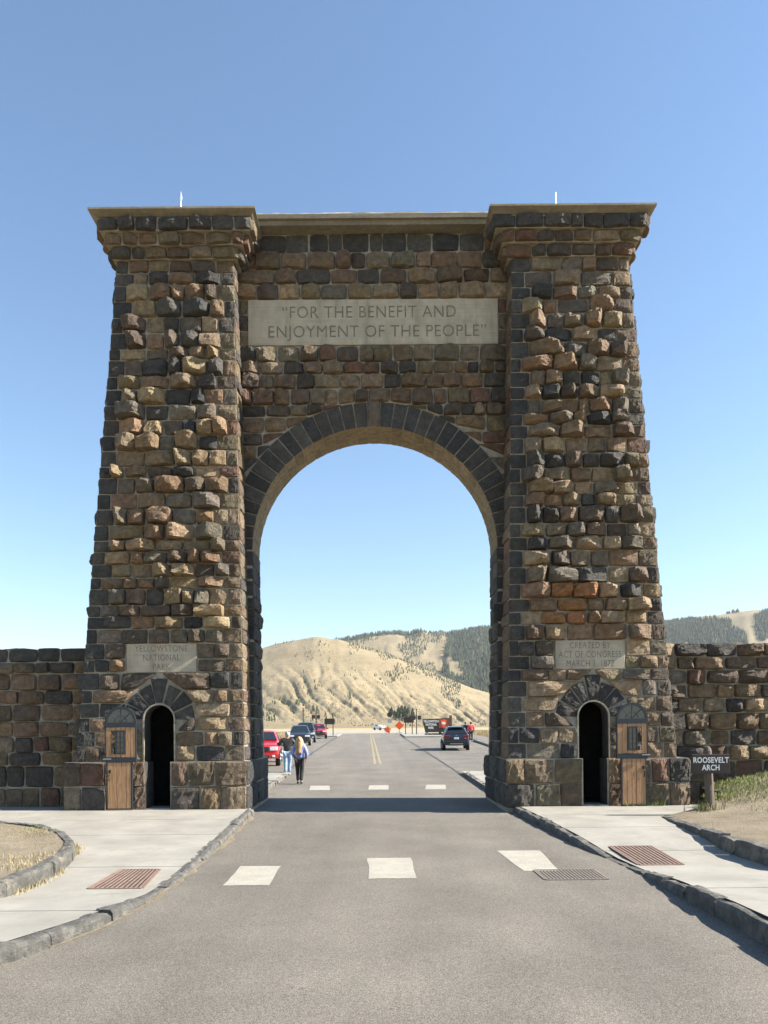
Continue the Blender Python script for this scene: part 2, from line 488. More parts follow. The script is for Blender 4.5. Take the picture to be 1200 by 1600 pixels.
# ---------------------------------------------------------------- kerbs (each kerb stone a piece) and concrete sidewalks (each slab a piece)
def kerb_stones(parent, pts, width, zb=-.12, lo=.6, hi=1.15, name='kerb_stone', tilt=.0):
    """pts: [(x, y, ztop)], the stones lie to the left of the walking direction"""
    P = [Vector(p) for p in pts]
    seg = [(P[i + 1] - P[i]).length for i in range(len(P) - 1)]
    cum = np.concatenate([[0], np.cumsum(seg)])
    A = np.array([p[:] for p in P])
    at = lambda s: np.array([np.interp(s, cum, A[:, k]) for k in range(3)])
    s = 0
    while s < cum[-1] - .1:
        e = min(cum[-1], s + U(lo, hi))
        n = 5
        v, f = [], []
        dzs, dw = U(-.016, .016), U(-.025, .025)
        for i in range(n):
            q = s + .008 + (e - s - .016) * i / (n - 1)
            p = at(q); d = at(min(cum[-1], q + .05)) - at(max(0, q - .05))
            nrm = np.array([-d[1], d[0]]); nrm /= np.hypot(*nrm) + 1e-9
            zt = p[2] + dzs + U(-.012, .012)
            end = .012 if i in (0, n - 1) else 0
            prof = [(0 + dw, zb), (.004 + dw + U(-.01, .01), zt - .05), (.03 + dw + U(-.008, .012), zt - .006 - end), (width * .55, zt + U(-.004, .008) - end), (width - .02, zt - .004 - end), (width + .02, zt - .006), (width + .02, zb)]
            for a, z in prof:
                v.append((p[0] + nrm[0] * a, p[1] + nrm[1] * a, z))
        m = 7
        for i in range(n - 1):
            for k in range(m - 1):
                f.append((i * m + k, i * m + k + 1, (i + 1) * m + k + 1, (i + 1) * m + k))
        f += [tuple(range(m))[::-1], tuple(range((n - 1) * m, n * m))]
        o = obj(name, v, f, M['kerb_basalt'], parent)
        bm = bmesh.new(); bm.from_mesh(o.data); bmesh.ops.recalc_face_normals(bm, faces=bm.faces); bm.to_mesh(o.data); bm.free()
        s = e

def setting(name, v=None, f=None, mat=None):
    o = obj(name, v or [], f or [], mat)
    return tag(o, kind='structure')

KW = .15
kl = setting('kerb_left', *(lambda P: ([p for q in P for p in ((q[0] - .03, q[1], q[2]), (q[0] - KW + .03, q[1], q[2]))], [(2 * i, 2 * i + 1, 2 * i + 3, 2 * i + 2) for i in range(len(P) - 1)]))([(LK(d), d - D0, LZ(d) - .05) for d in np.arange(3, 18, .5)]), M['joint_fill'])
kerb_stones(kl, [(LK(d), d - D0, LZ(d)) for d in np.arange(3, 18.2, .25)], KW)
kr = setting('kerb_right', *(lambda P: ([p for q in P for p in ((q[0] + .03, q[1], q[2]), (q[0] + KW - .03, q[1], q[2]))], [(2 * i, 2 * i + 1, 2 * i + 3, 2 * i + 2) for i in range(len(P) - 1)]))([(RK(d), d - D0, RZ(d) - .05) for d in np.arange(3, 18, .5)]), M['joint_fill'])
kerb_stones(kr, [(RK(d), d - D0, RZ(d)) for d in np.arange(18.2, 3, -.25)], KW)

v, f = [], []
for d in np.arange(4, 18, .12):
    w_ = .012 + .45 * max(0, float(fbm(d * 1.7, 3, 15, 4)) - .42); v += [(LK(d) - .02, d - D0, .012), (LK(d) + w_ * .5, d - D0, .010), (LK(d) + w_, d - D0, .003)]
for k in range(len(v) // 3 - 1): f += [(3 * k + 1, 3 * k, 3 * k + 3, 3 * k + 4), (3 * k + 2, 3 * k + 1, 3 * k + 4, 3 * k + 5)]
tag(obj('gutter_sand', v, f, M['dirt'], None, True), 'pale sand and grit gathered along the left kerb', 'sand', kind='stuff')
LBX = lambda d: float(np.interp(d, [3, 7.9, 8.8, 10, 11.2, 12.3, 13.7, 14.6, 15.3, 15.8, 16.2], [-6, -4.55, -4.48, -4.44, -4.63, -5.0, -5.8, -6.7, -7.8, -9.5, -13]))
RBX = lambda d: float(np.interp(d, [3, 7, 9, 10.2, 11.4, 12.7, 14.6, 15.6, 16.2, 16.9, 17.5, 18.05], [12, 10, 6.4, 5.6, 5.53, 5.63, 5.85, 5.95, 6.5, 7.5, 8.1, 8.3]))
def sidewalk(name, left, right, zf, breaks, base_y):
    root = sheet(name, lambda y: (left(y + D0), right(y + D0)), list(np.arange(base_y[0], base_y[1] + .01, .25)), lambda x, y: zf(y + D0) - .022, M['joint_fill'], 4)
    tag(root, kind='structure')
    for a, b in zip(breaks[:-1], breaks[1:]):
        n = max(3, int((b - a) / .25))
        dd = np.linspace(a + .012, b - .012, n)
        for cols in ((0.0, 1.0),):
            v, f = [], []
            nx = 6
            for d in dd:
                l, r = left(d), right(d)
                for i in range(nx + 1):
                    x = l + (r - l) * i / nx
                    v.append((x, d - D0, zf(d) - (.008 if d in (dd[0], dd[-1]) else 0)))
            w = nx + 1
            for j in range(n - 1):
                for i in range(nx): f.append((j * w + i, j * w + i + 1, (j + 1) * w + i + 1, (j + 1) * w + i))
            m = len(v)
            # front and back edges go down into the joint
            for j in (0, n - 1):
                k0 = len(v)
                for i in range(nx + 1):
                    p = v[j * w + i]; v.append((p[0], p[1], p[2] - .05))
                for i in range(nx): f.append((j * w + i, j * w + i + 1, k0 + i + 1, k0 + i))
            obj('slab', v, f, M['concrete'], root)
    return root
sidewalk('sidewalk_left', lambda d: LBX(d) - .02, lambda d: LK(d) - KW + .01, LZ, [4, 6.1, 7.9, 10.9, 13.8, 16.0, 18.4], (-14, .4))
sidewalk('sidewalk_right', lambda d: RK(d) + KW - .01, lambda d: RBX(d) + .02, RZ, [4, 6.4, 8.6, 11.9, 14.2, 16.2, 18.2], (-14, .3))
# strip of concrete in front of the left wing wall
o = MB().box(-14, -7.3, -1.9, 1.0, .0, .128).build('wall_apron', M['concrete']); tag(o, kind='structure')

# beyond the arch
def back_walk(name, x0, x1, sgn):
    root = sheet(name, lambda y: (min(x0, x1), max(x0, x1)), list(np.arange(3.0, 13.3, .3)), lambda x, y: gzf(y) + .10, M['joint_fill'], 3)
    tag(root, kind='structure')
    for a, b in ((3.0, 5.9), (5.9, 9.4), (9.4, 12.9)):
        v, f = [], []
        for k, y in enumerate((a + .008, a + .03, (a + b) / 2, b - .03, b - .008)):
            for x in (x0, x1): v.append((x, y, gzf(y) + (.12 if k not in (0, 4) else .11)))
            if k: f.append((2 * k - 2, 2 * k - 1, 2 * k + 1, 2 * k) if x1 > x0 else (2 * k - 1, 2 * k - 2, 2 * k, 2 * k + 1))
        obj('slab', v, f, M['concrete'], root)
    kb = setting('kerb_' + name.split('_')[-1] + '_beyond')
    P = [(x0, y, gzf(y) + .13) for y in np.arange(3.2, 12.2, .4)] + [(x0 + sgn * .25, 12.8, gzf(12.8) + .12), (x0 + sgn * .8, 13.1, gzf(13) + .12), (x1, 13.1, gzf(13) + .12)]
    if sgn > 0: P = P[::-1]
    kerb_stones(kb, P, KW, zb=-.1)
back_walk('walk_left', -3.6, -9.5, -1)
back_walk('walk_right', 3.55, 9.5, 1)

# detectable grates let into both ramps and the drain in the road
def grate(name, quad, z, nbar, mat, label, cat, lengthwise, slope=0.0):
    """quad: near-left, near-right, far-right, far-left (x, d)"""
    p = [Vector((x, d - D0)) for x, d in quad]
    c = sum(p, Vector((0, 0))) / 4
    root = empty(name, (0, 0, 0)); tag(root, label, cat)
    zz = lambda q: z(q.y + D0) if callable(z) else z
    obj('gap_shade', [(q.x, q.y, zz(q) + .003) for q in p], [(0, 1, 2, 3)], M['gap_shade'], root)  # flat black sheet painting the shaded depth below the bars
    for i in range(nbar):
        a, b = (i + .24) / nbar, (i + .76) / nbar
        if lengthwise:
            q = [p[0].lerp(p[1], a), p[0].lerp(p[1], b), p[3].lerp(p[2], b), p[3].lerp(p[2], a)]
        else:
            q = [p[0].lerp(p[3], a), p[1].lerp(p[2], a), p[1].lerp(p[2], b), p[0].lerp(p[3], b)]
        v = [(s.x, s.y, zz(s) + .008) for s in q] + [(s.x, s.y, zz(s) + .0035) for s in q]
        MB().add(v, [(0, 1, 2, 3), (0, 4, 5, 1), (1, 5, 6, 2), (2, 6, 7, 3), (3, 7, 4, 0)]).build('bar', M[mat], root)
    for i in range(4):
        a, b = p[i], p[(i + 1) % 4]; d_ = (b - a).normalized(); nn = Vector((-d_.y, d_.x)) * .03
        q = [a - d_ * .0, b, b - nn, a - nn]
        MB().add([(s_.x, s_.y, zz(s_) + .011) for s_ in q] + [(s_.x, s_.y, zz(s_) + .001) for s_ in q], [(0, 1, 2, 3), (0, 4, 5, 1), (1, 5, 6, 2), (2, 6, 7, 3), (3, 7, 4, 0)]).build('frame', M[mat], root)
    return root
def gd(py, z=.03): return (2 - z) * FPX / (py - 1143)
dn, df = gd(1385), gd(1357)
grate('warning_grate', ((wx(137, dn), dn), (wx(220, dn), dn), (wx(247, df), df), (wx(188, df), df)), LZ, 11, 'grate_rust', 'rusty slatted grate set in the pale sidewalk ramp left of the road', 'grate', True)
dn, df = gd(1355), gd(1330)
grate('warning_grate', ((wx(998, dn), dn), (wx(1065, dn), dn), (wx(1015, df), df), (wx(952, df), df)), RZ, 10, 'grate_rust', 'rusty brown slatted grate set in the sidewalk ramp below the arch name sign', 'grate', True)
dn, df = gd(1377, 0), gd(1362, 0)
grate('drain_grate', ((wx(852, dn), dn), (wx(947, dn), dn), (wx(925, df), df), (wx(834, df), df)), 0.0, 17, 'grate_iron', 'dark iron storm drain grate in the asphalt beside the white square', 'grate', True)

# planting bed at left, dirt bank at right
v, f = [], []
dl = list(np.arange(5, 15.9, .3))
for d in dl:
    l = LBX(d) - .12
    for i in range(9):
        u = i / 8
        x = l - (15 + l) * u if l > -14.9 else l
        x = l + (-16 - l) * u
        v.append((x, d - D0, .175 + .08 * min(1, u * 4) + .06 * float(fbm(x * 1.4, d * 1.4, 8, 3))))
for j in range(len(dl) - 1):
    for i in range(8): f.append((j * 9 + i + 1, j * 9 + i, (j + 1) * 9 + i, (j + 1) * 9 + i + 1))
bed = obj('planting_bed', v, f, M['dirt'], None, True); tag(bed, kind='structure')
kb = setting('kerb_bed_left')
kerb_stones(kb, [(LBX(d), d - D0, .225) for d in np.arange(6, 15.75, .25)], .15, zb=.0, lo=.5, hi=.9)
def zbank(x, d):
    k = min(1, max(0, (d - 12.5) / 6)); k = k * k * (3 - 2 * k)
    return .17 + max(0, x - 6.9) * .18 * k + .03 * max(0, x - 5.7) + .05 * float(fbm(x * 1.5, d * 1.5, 5, 3))
v, f = [], []
dl = list(np.arange(6.4, 19.6, .3))
for d in dl:
    l = (RBX(d) + .1 if d < 18 else 8.35) if d > 10.2 else RBX(d) + .1
    for i in range(13):
        x = l + (20 - l) * (i / 12) ** 1.5
        edge = .06 if (i == 0 and d > 15.2) else (.03 if i == 0 else 0)
        v.append((x, d - D0, max(.14, zbank(x, d) - edge)))
for j in range(len(dl) - 1):
    for i in range(12): f.append((j * 13 + i, j * 13 + i + 1, (j + 1) * 13 + i + 1, (j + 1) * 13 + i))
bank = obj('dirt_bank', v, f, M['dirt'], None, True); tag(bank, kind='structure')
kb = setting('kerb_bed_right')
kerb_stones(kb, [(RBX(d), d - D0, float(np.interp(d, [9, 12, 14.5, 16], [.30, .28, .21, .15]))) for d in np.arange(15.9, 6.4, -.25)], .2, zb=.0, lo=.5, hi=.9)

# ---------------------------------------------------------------- hills, woods
PX = np.concatenate([np.linspace(-1100, 280, 60)[:-1], np.linspace(280, 860, 250)[:-1], np.linspace(860, 1320, 130)[:-1], np.linspace(1320, 2300, 40)])
DD = np.concatenate([np.linspace(262, 420, 8)[:-1], np.linspace(420, 1560, 130)[:-1], np.linspace(1560, 4200, 110)])
e1 = lambda p: np.interp(p, [-1100, 0, 200, 330, 400, 450, 490, 530, 570, 620, 680, 740, 800, 900, 1300, 2300], [20, 60, 95, 112, 127, 140, 146, 142, 131, 113, 88, 64, 45, 32, 24, 15])
e2 = lambda p: np.interp(p, [-1100, 200, 400, 480, 530, 560, 600, 650, 690, 720, 760, 850, 1000, 1300, 2300], [10, 70, 112, 132, 142, 147, 150, 152, 153, 148, 138, 120, 100, 70, 30])
e3 = lambda p: np.interp(p, [-1100, 400, 600, 680, 700, 740, 775, 850, 950, 1045, 1100, 1140, 1180, 1220, 1300, 1500, 2300], [10, 15, 40, 128, 150, 157, 160, 166, 161, 165, 175, 180, 184, 182, 175, 150, 70])
def layer(E, d, d0, d1, pw):
    u = np.clip((d - d0) / (d1 - d0), 0, 1)
    k = 1 - (1 - u) ** pw
    k = k * (u * u * (3 - 2 * u)) ** .35
    h = d / FPX * E * k
    fall = np.clip((d - d1) / 900, 0, 1)
    return np.where(d > d1, E * d1 / FPX * (1 - fall ** 1.5), h), k
def terrain(px, d):
    h1, k1 = layer(e1(px) * (1 + .03 * (fbm(px * .03, d * .004, 4) - .5)), d, 430, 1500, 1.35)
    h2, k2 = layer(e2(px), d, 1350, 2500, 1.5)
    h3, k3 = layer(e3(px) + 5 * (fbm(px * .03, d * .002, 9) - .5), d, 1300, 2450, 1.4)
    w = fbm(px * .02 + 7, d * .004, 21, 3)
    ph = (px + 115 * k1 + 46 * w) / 33.0
    gul = (1 - np.abs(np.sin(np.pi * ph))) ** 1.6
    amp = np.clip((k1 - .05) / .2, 0, 1) * np.clip((.80 - k1) / .3, 0, 1) * np.clip((px - 330) / 60, 0, 1)
    ph2 = (px + 150 * k1 + 60 * w) / 12.5
    g2 = (1 - np.abs(np.sin(np.pi * ph2))) ** 1.5
    h1 = h1 - (4.0 * gul + 1.8 * g2) * amp * (.45 + .9 * fbm(px * .03, d * .006, 33, 3)) + amp * 4 * (fbm(px * .12, d * .03, 35, 4) - .5)
    h2 = h2 + 16 * (fbm(px * .05, d * .006, 41, 4) - .5) * np.clip((d - 1500) / 500, 0, 1)
    h3 = h3 + 26 * (fbm(px * .035, d * .004, 51, 4) - .5) * np.clip((d - 1400) / 500, 0, 1) * np.clip((2450 - d) / 400, 0, 1)
    base = np.interp(d, [200, 262, 420, 4200], [2.2, 2.75, 4.8, 6.0])
    hh = np.stack([h1, h2, h3])
    return base + np.maximum(hh.max(0), 0), hh.argmax(0), k1, gul * amp
pg, dg_ = np.meshgrid(PX, DD)
zg, who, k1g, gug = terrain(pg, dg_)
xg = (pg - 588) * dg_ / FPX
v = np.stack([xg.ravel(), dg_.ravel() - D0, zg.ravel()], 1)
nx, ny = len(PX), len(DD)
f = [(j * nx + i, j * nx + i + 1, (j + 1) * nx + i + 1, (j + 1) * nx + i) for j in range(ny - 1) for i in range(nx - 1)]
hills = obj('hills', v, f, M['hill'], None, True); tag(hills, kind='structure')
wood = np.where(who == 2, np.clip((fbm(pg * .02, dg_ * .004, 61, 4) - .36) * 6, 0, 1) * .8, 0) + np.where(who == 0, gug * .45 * np.clip((fbm(pg * .03, dg_ * .01, 63, 3) - .3) * 4, 0, 1), 0)
tint(hills, np.repeat(np.clip(wood.ravel(), 0, 1)[:, None], 3, 1))

def cones(name, pts, label, cat):
    """many small conifers as one wood: each a ragged two-tier cone"""
    V, F = [], []
    n = 5
    for (x, y, z, h) in pts:
        r = h * U(.17, .26)
        a0 = U(0, 6.28)
        for (zb, zt, rr) in ((.05, .72, 1.0), (.42, 1.0, .68)):
            b = len(V)
            for i in range(n):
                a = a0 + 2 * math.pi * i / n
                q = rr * r * U(.7, 1.15)
                V.append((x + q * math.cos(a), y + q * math.sin(a), z + h * (zb + U(-.04, .04))))
            V.append((x + U(-.05, .05) * h, y, z + h * zt))
            F += [(b + i, b + (i + 1) % n, b + n) for i in range(n)]
    o = obj(name, V, F, M['conifer'])
    return tag(o, label, cat, kind='stuff')
def sample(n, p0, p1, d0, d1, keep, h0, h1):
    p = rng.uniform(p0, p1, n); d = rng.uniform(d0, d1, n)
    z, w, k, gu = terrain(p, d)
    ok = keep(p, d, w, k, gu)
    h = rng.uniform(h0, h1, n)
    return [((a - 588) * b / FPX, b - D0, c - .5, e) for a, b, c, e, s in zip(p, d, z, h, ok) if s]
nz = lambda p, d, s: fbm(p * .02, d * .004, s, 4)
pts = sample(9000, 640, 800, 1320, 2500, lambda p, d, w, k, g: (w == 2) & (nz(p, d, 61) > .36), 9, 17)
pts += sample(11000, 1010, 1260, 1500, 2500, lambda p, d, w, k, g: (w == 2) & (nz(p, d, 61) > .40 + .07 * np.clip((p - 1100) / 60, 0, 1)), 9, 16)
cones('forest', pts, 'distant blue green conifer forest covering the far mountain slopes', 'forest')
pts = sample(2600, 520, 700, 1900, 2560, lambda p, d, w, k, g: (w == 1) & (nz(p, d, 71) > .56), 6, 11)
pts += sample(500, 525, 660, 2440, 2540, lambda p, d, w, k, g: (w == 1), 9, 17)
pts += sample(3000, 545, 720, 700, 1500, lambda p, d, w, k, g: (w == 0) & (k > .45) & (nz(p * 2, d * 2, 73) > .53), 2.5, 6)
pts += sample(900, 395, 560, 600, 1500, lambda p, d, w, k, g: (w == 0) & (nz(p * 2, d * 2, 75) > .60), 2, 6)
pts += sample(7000, 392, 760, 480, 1450, lambda p, d, w, k, g: (w == 0) & (nz(p * 3, d * 3, 79) > .50), .8, 2.2)
pts += sample(5000, 400, 690, 470, 950, lambda p, d, w, k, g: (w == 0) & (g > .55) & (nz(p, d, 77) > .52), 2, 5.5)
cones('hillside_scrub', pts, 'scattered junipers and dark scrub on the dry tan hillside', 'scrub')

def pine(px, d, h, label):
    z = float(terrain(np.array([px]), np.array([float(d)]))[0][0])
    root = empty('pine_tree', (wx(px, d), d - D0, z - .3)); tag(root, label, 'tree', 'pines in the hillside gully')
    MB().tube((0, 0, 0), (0, 0, h * .9), h * .02, h * .006, 6).build('trunk', M['post_wood'], root)
    V, F = [], []
    for k in range(260):
        u = rng.random() ** .75
        rad = h * .26 * (1 - u) ** .8 * U(.35, 1.05) + .1
        a = U(0, 6.28)
        c = Vector((rad * math.cos(a), rad * math.sin(a), h * (.08 + .9 * u)))
        out = Vector((math.cos(a), math.sin(a), -.35)) * h * U(.05, .09)
        sd = Vector((-math.sin(a), math.cos(a), U(-.3, .3))) * h * U(.03, .05)
        b = len(V)
        V += [c - out * .5 - sd, c - out * .5 + sd, c + out, c + Vector((0, 0, h * .05))]
        F += [(b, b + 1, b + 2), (b, b + 2, b + 3), (b + 1, b + 3, b + 2)]
    obj('crown', V, F, M['conifer'], root)
for px, d, h, l in ((617, 640, 9, 'small pine at the left end of the clump in the hillside gully'), (623, 655, 12, 'pine second from the left in the gully clump on the hill'),
                    (628, 640, 14, 'tallest pine in the middle of the gully clump on the hill'), (633, 650, 13, 'pine just right of the tallest in the gully clump'),
                    (638, 640, 12, 'pine near the right of the clump in the hillside gully'), (645, 650, 11, 'rounded pine at the right end of the gully clump'),
                    (622, 700, 10, 'pine higher up behind the gully clump on the hill'), (612, 720, 9, 'lone small pine above the gully clump, left side')):
    pine(px, d, h, l)

# thin haze in the valley air
hz = MB().box(-4600, 4600, -90, 4300, -6, 470).build('haze', None)
tag(hz, 'thin pale haze in the air over the valley', 'haze', kind='stuff')
hm = bpy.data.materials.new('haze'); hm.use_nodes = True
for q in list(hm.node_tree.nodes):
    if q.type != 'OUTPUT_MATERIAL': hm.node_tree.nodes.remove(q)
pv = hm.node_tree.nodes.new('ShaderNodeVolumePrincipled')
pv.inputs['Color'].default_value = (.86, .92, 1.0, 1); pv.inputs['Density'].default_value = .00005; pv.inputs['Anisotropy'].default_value = .2
hm.node_tree.links.new(pv.outputs[0], [q for q in hm.node_tree.nodes if q.type == 'OUTPUT_MATERIAL'][0].inputs['Volume'])
hz.data.materials.append(hm)

# ---------------------------------------------------------------- the stones
PAL = {
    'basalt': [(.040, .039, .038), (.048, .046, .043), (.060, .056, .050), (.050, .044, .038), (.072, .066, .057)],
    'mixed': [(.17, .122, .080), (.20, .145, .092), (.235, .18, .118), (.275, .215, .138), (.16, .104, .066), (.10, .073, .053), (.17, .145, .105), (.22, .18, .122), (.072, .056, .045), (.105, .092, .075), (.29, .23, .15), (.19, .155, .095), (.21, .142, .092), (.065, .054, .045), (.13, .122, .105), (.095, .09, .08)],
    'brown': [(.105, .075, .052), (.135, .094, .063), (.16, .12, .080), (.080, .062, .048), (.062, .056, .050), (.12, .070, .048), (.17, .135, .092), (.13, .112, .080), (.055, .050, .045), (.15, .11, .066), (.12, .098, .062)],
    'rust': [(.28, .15, .065), (.24, .125, .06)],
}
def colour(kind):
    c = np.array(PAL[kind][int(rng.integers(len(PAL[kind])))])
    if kind == 'mixed': c = c * .85 + np.array([.175, .130, .083]) * .15
    return c * U(.82, 1.22) * np.array([U(1.02, 1.12), 1, U(.86, .98)] if kind != 'basalt' else [1, 1, 1])

GU, GV = np.array([0, .035, .13, .25, .38, .5, .62, .75, .87, .965, 1]), np.array([0, .05, .18, .34, .5, .66, .82, .95, 1])
def stone_geo(c, n, p, e=.014, skirt=.07, rnd=.05, ins=(.012, .012, .011, .011), rough=1.0, fl=(0, .5), wob=1.0):
    """rock-faced stone on the quad c (bl, br, tr, tl) with outward normal n; p: how far its boss stands out"""
    c = np.asarray(c, float); n = np.asarray(n, float); n = n / np.linalg.norm(n)
    if np.dot(np.cross(c[1] - c[0], c[3] - c[0]), n) < 0: c = c[[1, 0, 3, 2]]; ins = (ins[1], ins[0], ins[2], ins[3])
    c = c + n * 0 + (c[3] - c[0])[None] / np.linalg.norm(c[3] - c[0]) * rng.uniform(-.02, .02, (4, 1)) * wob + (c[1] - c[0])[None] / np.linalg.norm(c[1] - c[0]) * rng.uniform(-.022, .022, (4, 1)) * wob
    w = .5 * (np.linalg.norm(c[1] - c[0]) + np.linalg.norm(c[2] - c[3])); h = .5 * (np.linalg.norm(c[3] - c[0]) + np.linalg.norm(c[2] - c[1]))
    u, v = np.meshgrid(GU, GV)
    u = u.copy(); v = v.copy()
    inner = (u > 0) & (u < 1) & (v > 0) & (v < 1)
    mid = (u > .1) & (u < .9) & (v > .1) & (v < .9)
    u = np.where(mid, u + rng.uniform(-.04, .04, u.shape), u); v = np.where(mid, v + rng.uniform(-.05, .05, v.shape), v)
    s, t = 2 * u - 1, 2 * v - 1
    k1, k2 = rnd * rng.uniform(.3, 1.6), rnd * rng.uniform(.3, 1.6)
    s2 = s * (1 - k1 * np.abs(t) ** 3.5 * rng.uniform(.6, 1.4, s.shape)); t2 = t * (1 - k2 * np.abs(s) ** 3.5 * rng.uniform(.6, 1.4, s.shape))
    uu = ins[0] / w + (s2 + 1) / 2 * (1 - (ins[0] + ins[1]) / w); vv = ins[2] / h + (t2 + 1) / 2 * (1 - (ins[2] + ins[3]) / h)
    X, Y = (u - .5) * w, (v - .5) * h
    H = np.full(u.shape, p)
    # a broken main face, then a few planes that cut it like quarry fractures; the sides stay steep
    def cut_(th, start, drop):
        dx, dy = math.cos(th), math.sin(th)
        rch = abs(dx) * w / 2 + abs(dy) * h / 2
        return p - p * drop / (rch * (1 - start)) * np.maximum(0, X * dx + Y * dy - start * rch)
    H = np.full(u.shape, p)
    q_ = rng.random()
    if q_ < .62:                               # a ridge like a roof: two broken faces meeting, ends abrupt
        st_ = rng.uniform(-.35, .5); th = rng.uniform(-.5, .5)
        H = np.minimum(H, cut_(th, st_, rng.uniform(.65, 1.05)))
        H = np.minimum(H, cut_(th + math.pi + rng.uniform(-.3, .3), -st_ + rng.uniform(0, .15), rng.uniform(.35, .95)))
        H = np.minimum(H, cut_(math.pi / 2 + rng.uniform(-.3, .3), rng.uniform(.1, .75), rng.uniform(.2, .8)))
        H = np.minimum(H, cut_(-math.pi / 2 + rng.uniform(-.3, .3), rng.uniform(.1, .75), rng.uniform(.2, .8)))
    elif q_ < .84:                             # a blunt point
        a, b = rng.uniform(-.25, .3), rng.uniform(-.3, .3)
        for k in range(4):
            th = k * math.pi / 2 + rng.uniform(-.4, .4)
            H = np.minimum(H, cut_(th, a * math.cos(th) + b * math.sin(th) + rng.uniform(0, .2), rng.uniform(.6, 1.0)))
    else:                                      # a squared block with a broken edge or two
        H = p * (rng.uniform(.7, .95) + rng.uniform(-.2, .6) * X / w + rng.uniform(-.5, .5) * Y / h)
        for _ in range(2): H = np.minimum(H, cut_(rng.uniform(0, 6.28), rng.uniform(.1, .6), rng.uniform(.5, 1.0)))
    if rng.random() < .5: H = np.minimum(H, cut_(rng.uniform(0, 6.28), rng.uniform(.35, .7), rng.uniform(.4, 1.0)))
    H = H * (1 + .07 * np.sin(rng.uniform(4, 9) * X / w + rng.uniform(0, 6)) * np.sin(rng.uniform(3, 8) * Y / h + rng.uniform(0, 6)))
    H = np.maximum(H, e) + rng.normal(0, .022 * p + .003, H.shape) * rough
    H = np.where(inner, np.maximum(H, e * .8), e * rng.uniform(.2, 1.0, H.shape))
    P = (1 - uu)[..., None] * ((1 - vv)[..., None] * c[0] + vv[..., None] * c[3]) + uu[..., None] * ((1 - vv)[..., None] * c[1] + vv[..., None] * c[2])
    Q = P + H[..., None] * n
    ny, nx = u.shape
    ring = [(0, i) for i in range(nx)] + [(j, nx - 1) for j in range(1, ny)] + [(ny - 1, i) for i in range(nx - 2, -1, -1)] + [(j, 0) for j in range(ny - 2, 0, -1)]
    V = list(Q.reshape(-1, 3)); b0 = len(V)
    for j, i in ring: V.append(P[j, i] - skirt * n)
    F = [(j * nx + i, j * nx + i + 1, (j + 1) * nx + i + 1, (j + 1) * nx + i) for j in range(ny - 1) for i in range(nx - 1)]
    m = len(ring)
    for k in range(m):
        a_, b_ = ring[k], ring[(k + 1) % m]
        F.append((a_[0] * nx + a_[1], b0 + k, b0 + (k + 1) % m, b_[0] * nx + b_[1]))
    return V, F

def stone(name, c, n, p, kind, parent, col=None, **kw):
    V, F = stone_geo(c, n, p, **kw)
    o = obj(name, V, F, M['stone'], parent)
    tint(o, colour(kind) if col is None else col)
    return o

class StoneHeap:
    """stones that do not show in the photo, joined"""
    def __init__(self): self.v, self.f, self.c = [], [], []
    def add(self, c, n, p, kind, **kw):
        V, F = stone_geo(c, n, p, **kw)
        k = len(self.v); self.v += V; self.f += [tuple(i + k for i in q) for q in F]; self.c += [colour(kind)] * len(V)
    def build(self, name, parent):
        if not self.v: return
        o = obj(name, self.v, self.f, M['stone'], parent); tint(o, np.array(self.c)); tag(o, kind='stuff'); return o

def split(a, b, mean):
    n = max(1, int(round((b - a) / (mean * U(.9, 1.12)))))
    w = rng.uniform(.62, 1.38, n); w = w / w.sum() * (b - a)
    return list(a + np.concatenate([[0], np.cumsum(w)]))

def rows(z0, z1, mean):
    n = int(round((z1 - z0) / mean)); w = rng.uniform(.78, 1.22, n); w = w / w.sum() * (z1 - z0)
    return list(z0 + np.concatenate([[0], np.cumsum(w)]))

def minus(iv, cut):
    out = []
    for a, b in iv:
        if cut[1] <= a or cut[0] >= b: out.append((a, b)); continue
        if cut[0] - a > .06: out.append((a, cut[0]))
        if b - cut[1] > .06: out.append((cut[1], b))
    return out

# ---------------------------------------------------------------- the arch
CX = .0
Z1, Z2 = 1.30, 13.86
XI = lambda z: np.interp(z, [Z1, Z2], [3.24, 3.50])
XO = lambda z: np.interp(z, [Z1, Z2], [7.37, 6.42])
YF = lambda z: np.interp(z, [Z1, Z2], [.10, .55])
YB = 3.35
YW0, YW1 = 1.12, 2.25                 # the wall over the archway
AR, AZ = 3.18, 6.73                  # archway radius and springing height
arch = empty('stone_arch', (CX, 1.7, 0))
tag(arch, 'tall rough stone gateway arch with two tapering towers spanning the road', 'arch')
def place(o):                        # meshes are written in world metres: undo the arch's own offset
    o.location = (-CX, -1.7, 0); return o

def frustum(z0, z1, xi0, xi1, xo0, xo1, yf0, yf1, yb0, yb1, s):
    X = lambda x: CX + s * x
    v = [(X(xi0), yf0, z0), (X(xo0), yf0, z0), (X(xo0), yb0, z0), (X(xi0), yb0, z0), (X(xi1), yf1, z1), (X(xo1), yf1, z1), (X(xo1), yb1, z1), (X(xi1), yb1, z1)]
    return v, [(3, 2, 1, 0), (4, 5, 6, 7), (0, 1, 5, 4), (1, 2, 6, 5), (2, 3, 7, 6), (3, 0, 4, 7)]

def boolean(o, cutters):
    for c in cutters:
        mod = o.modifiers.new('cut', 'BOOLEAN'); mod.operation = 'DIFFERENCE'; mod.object = c; mod.solver = 'EXACT'; mod.material_mode = 'TRANSFER'
    me = evaluated(o, o.name)
    o.modifiers.clear(); o.data = me
    for c in cutters: bpy.data.objects.remove(c)

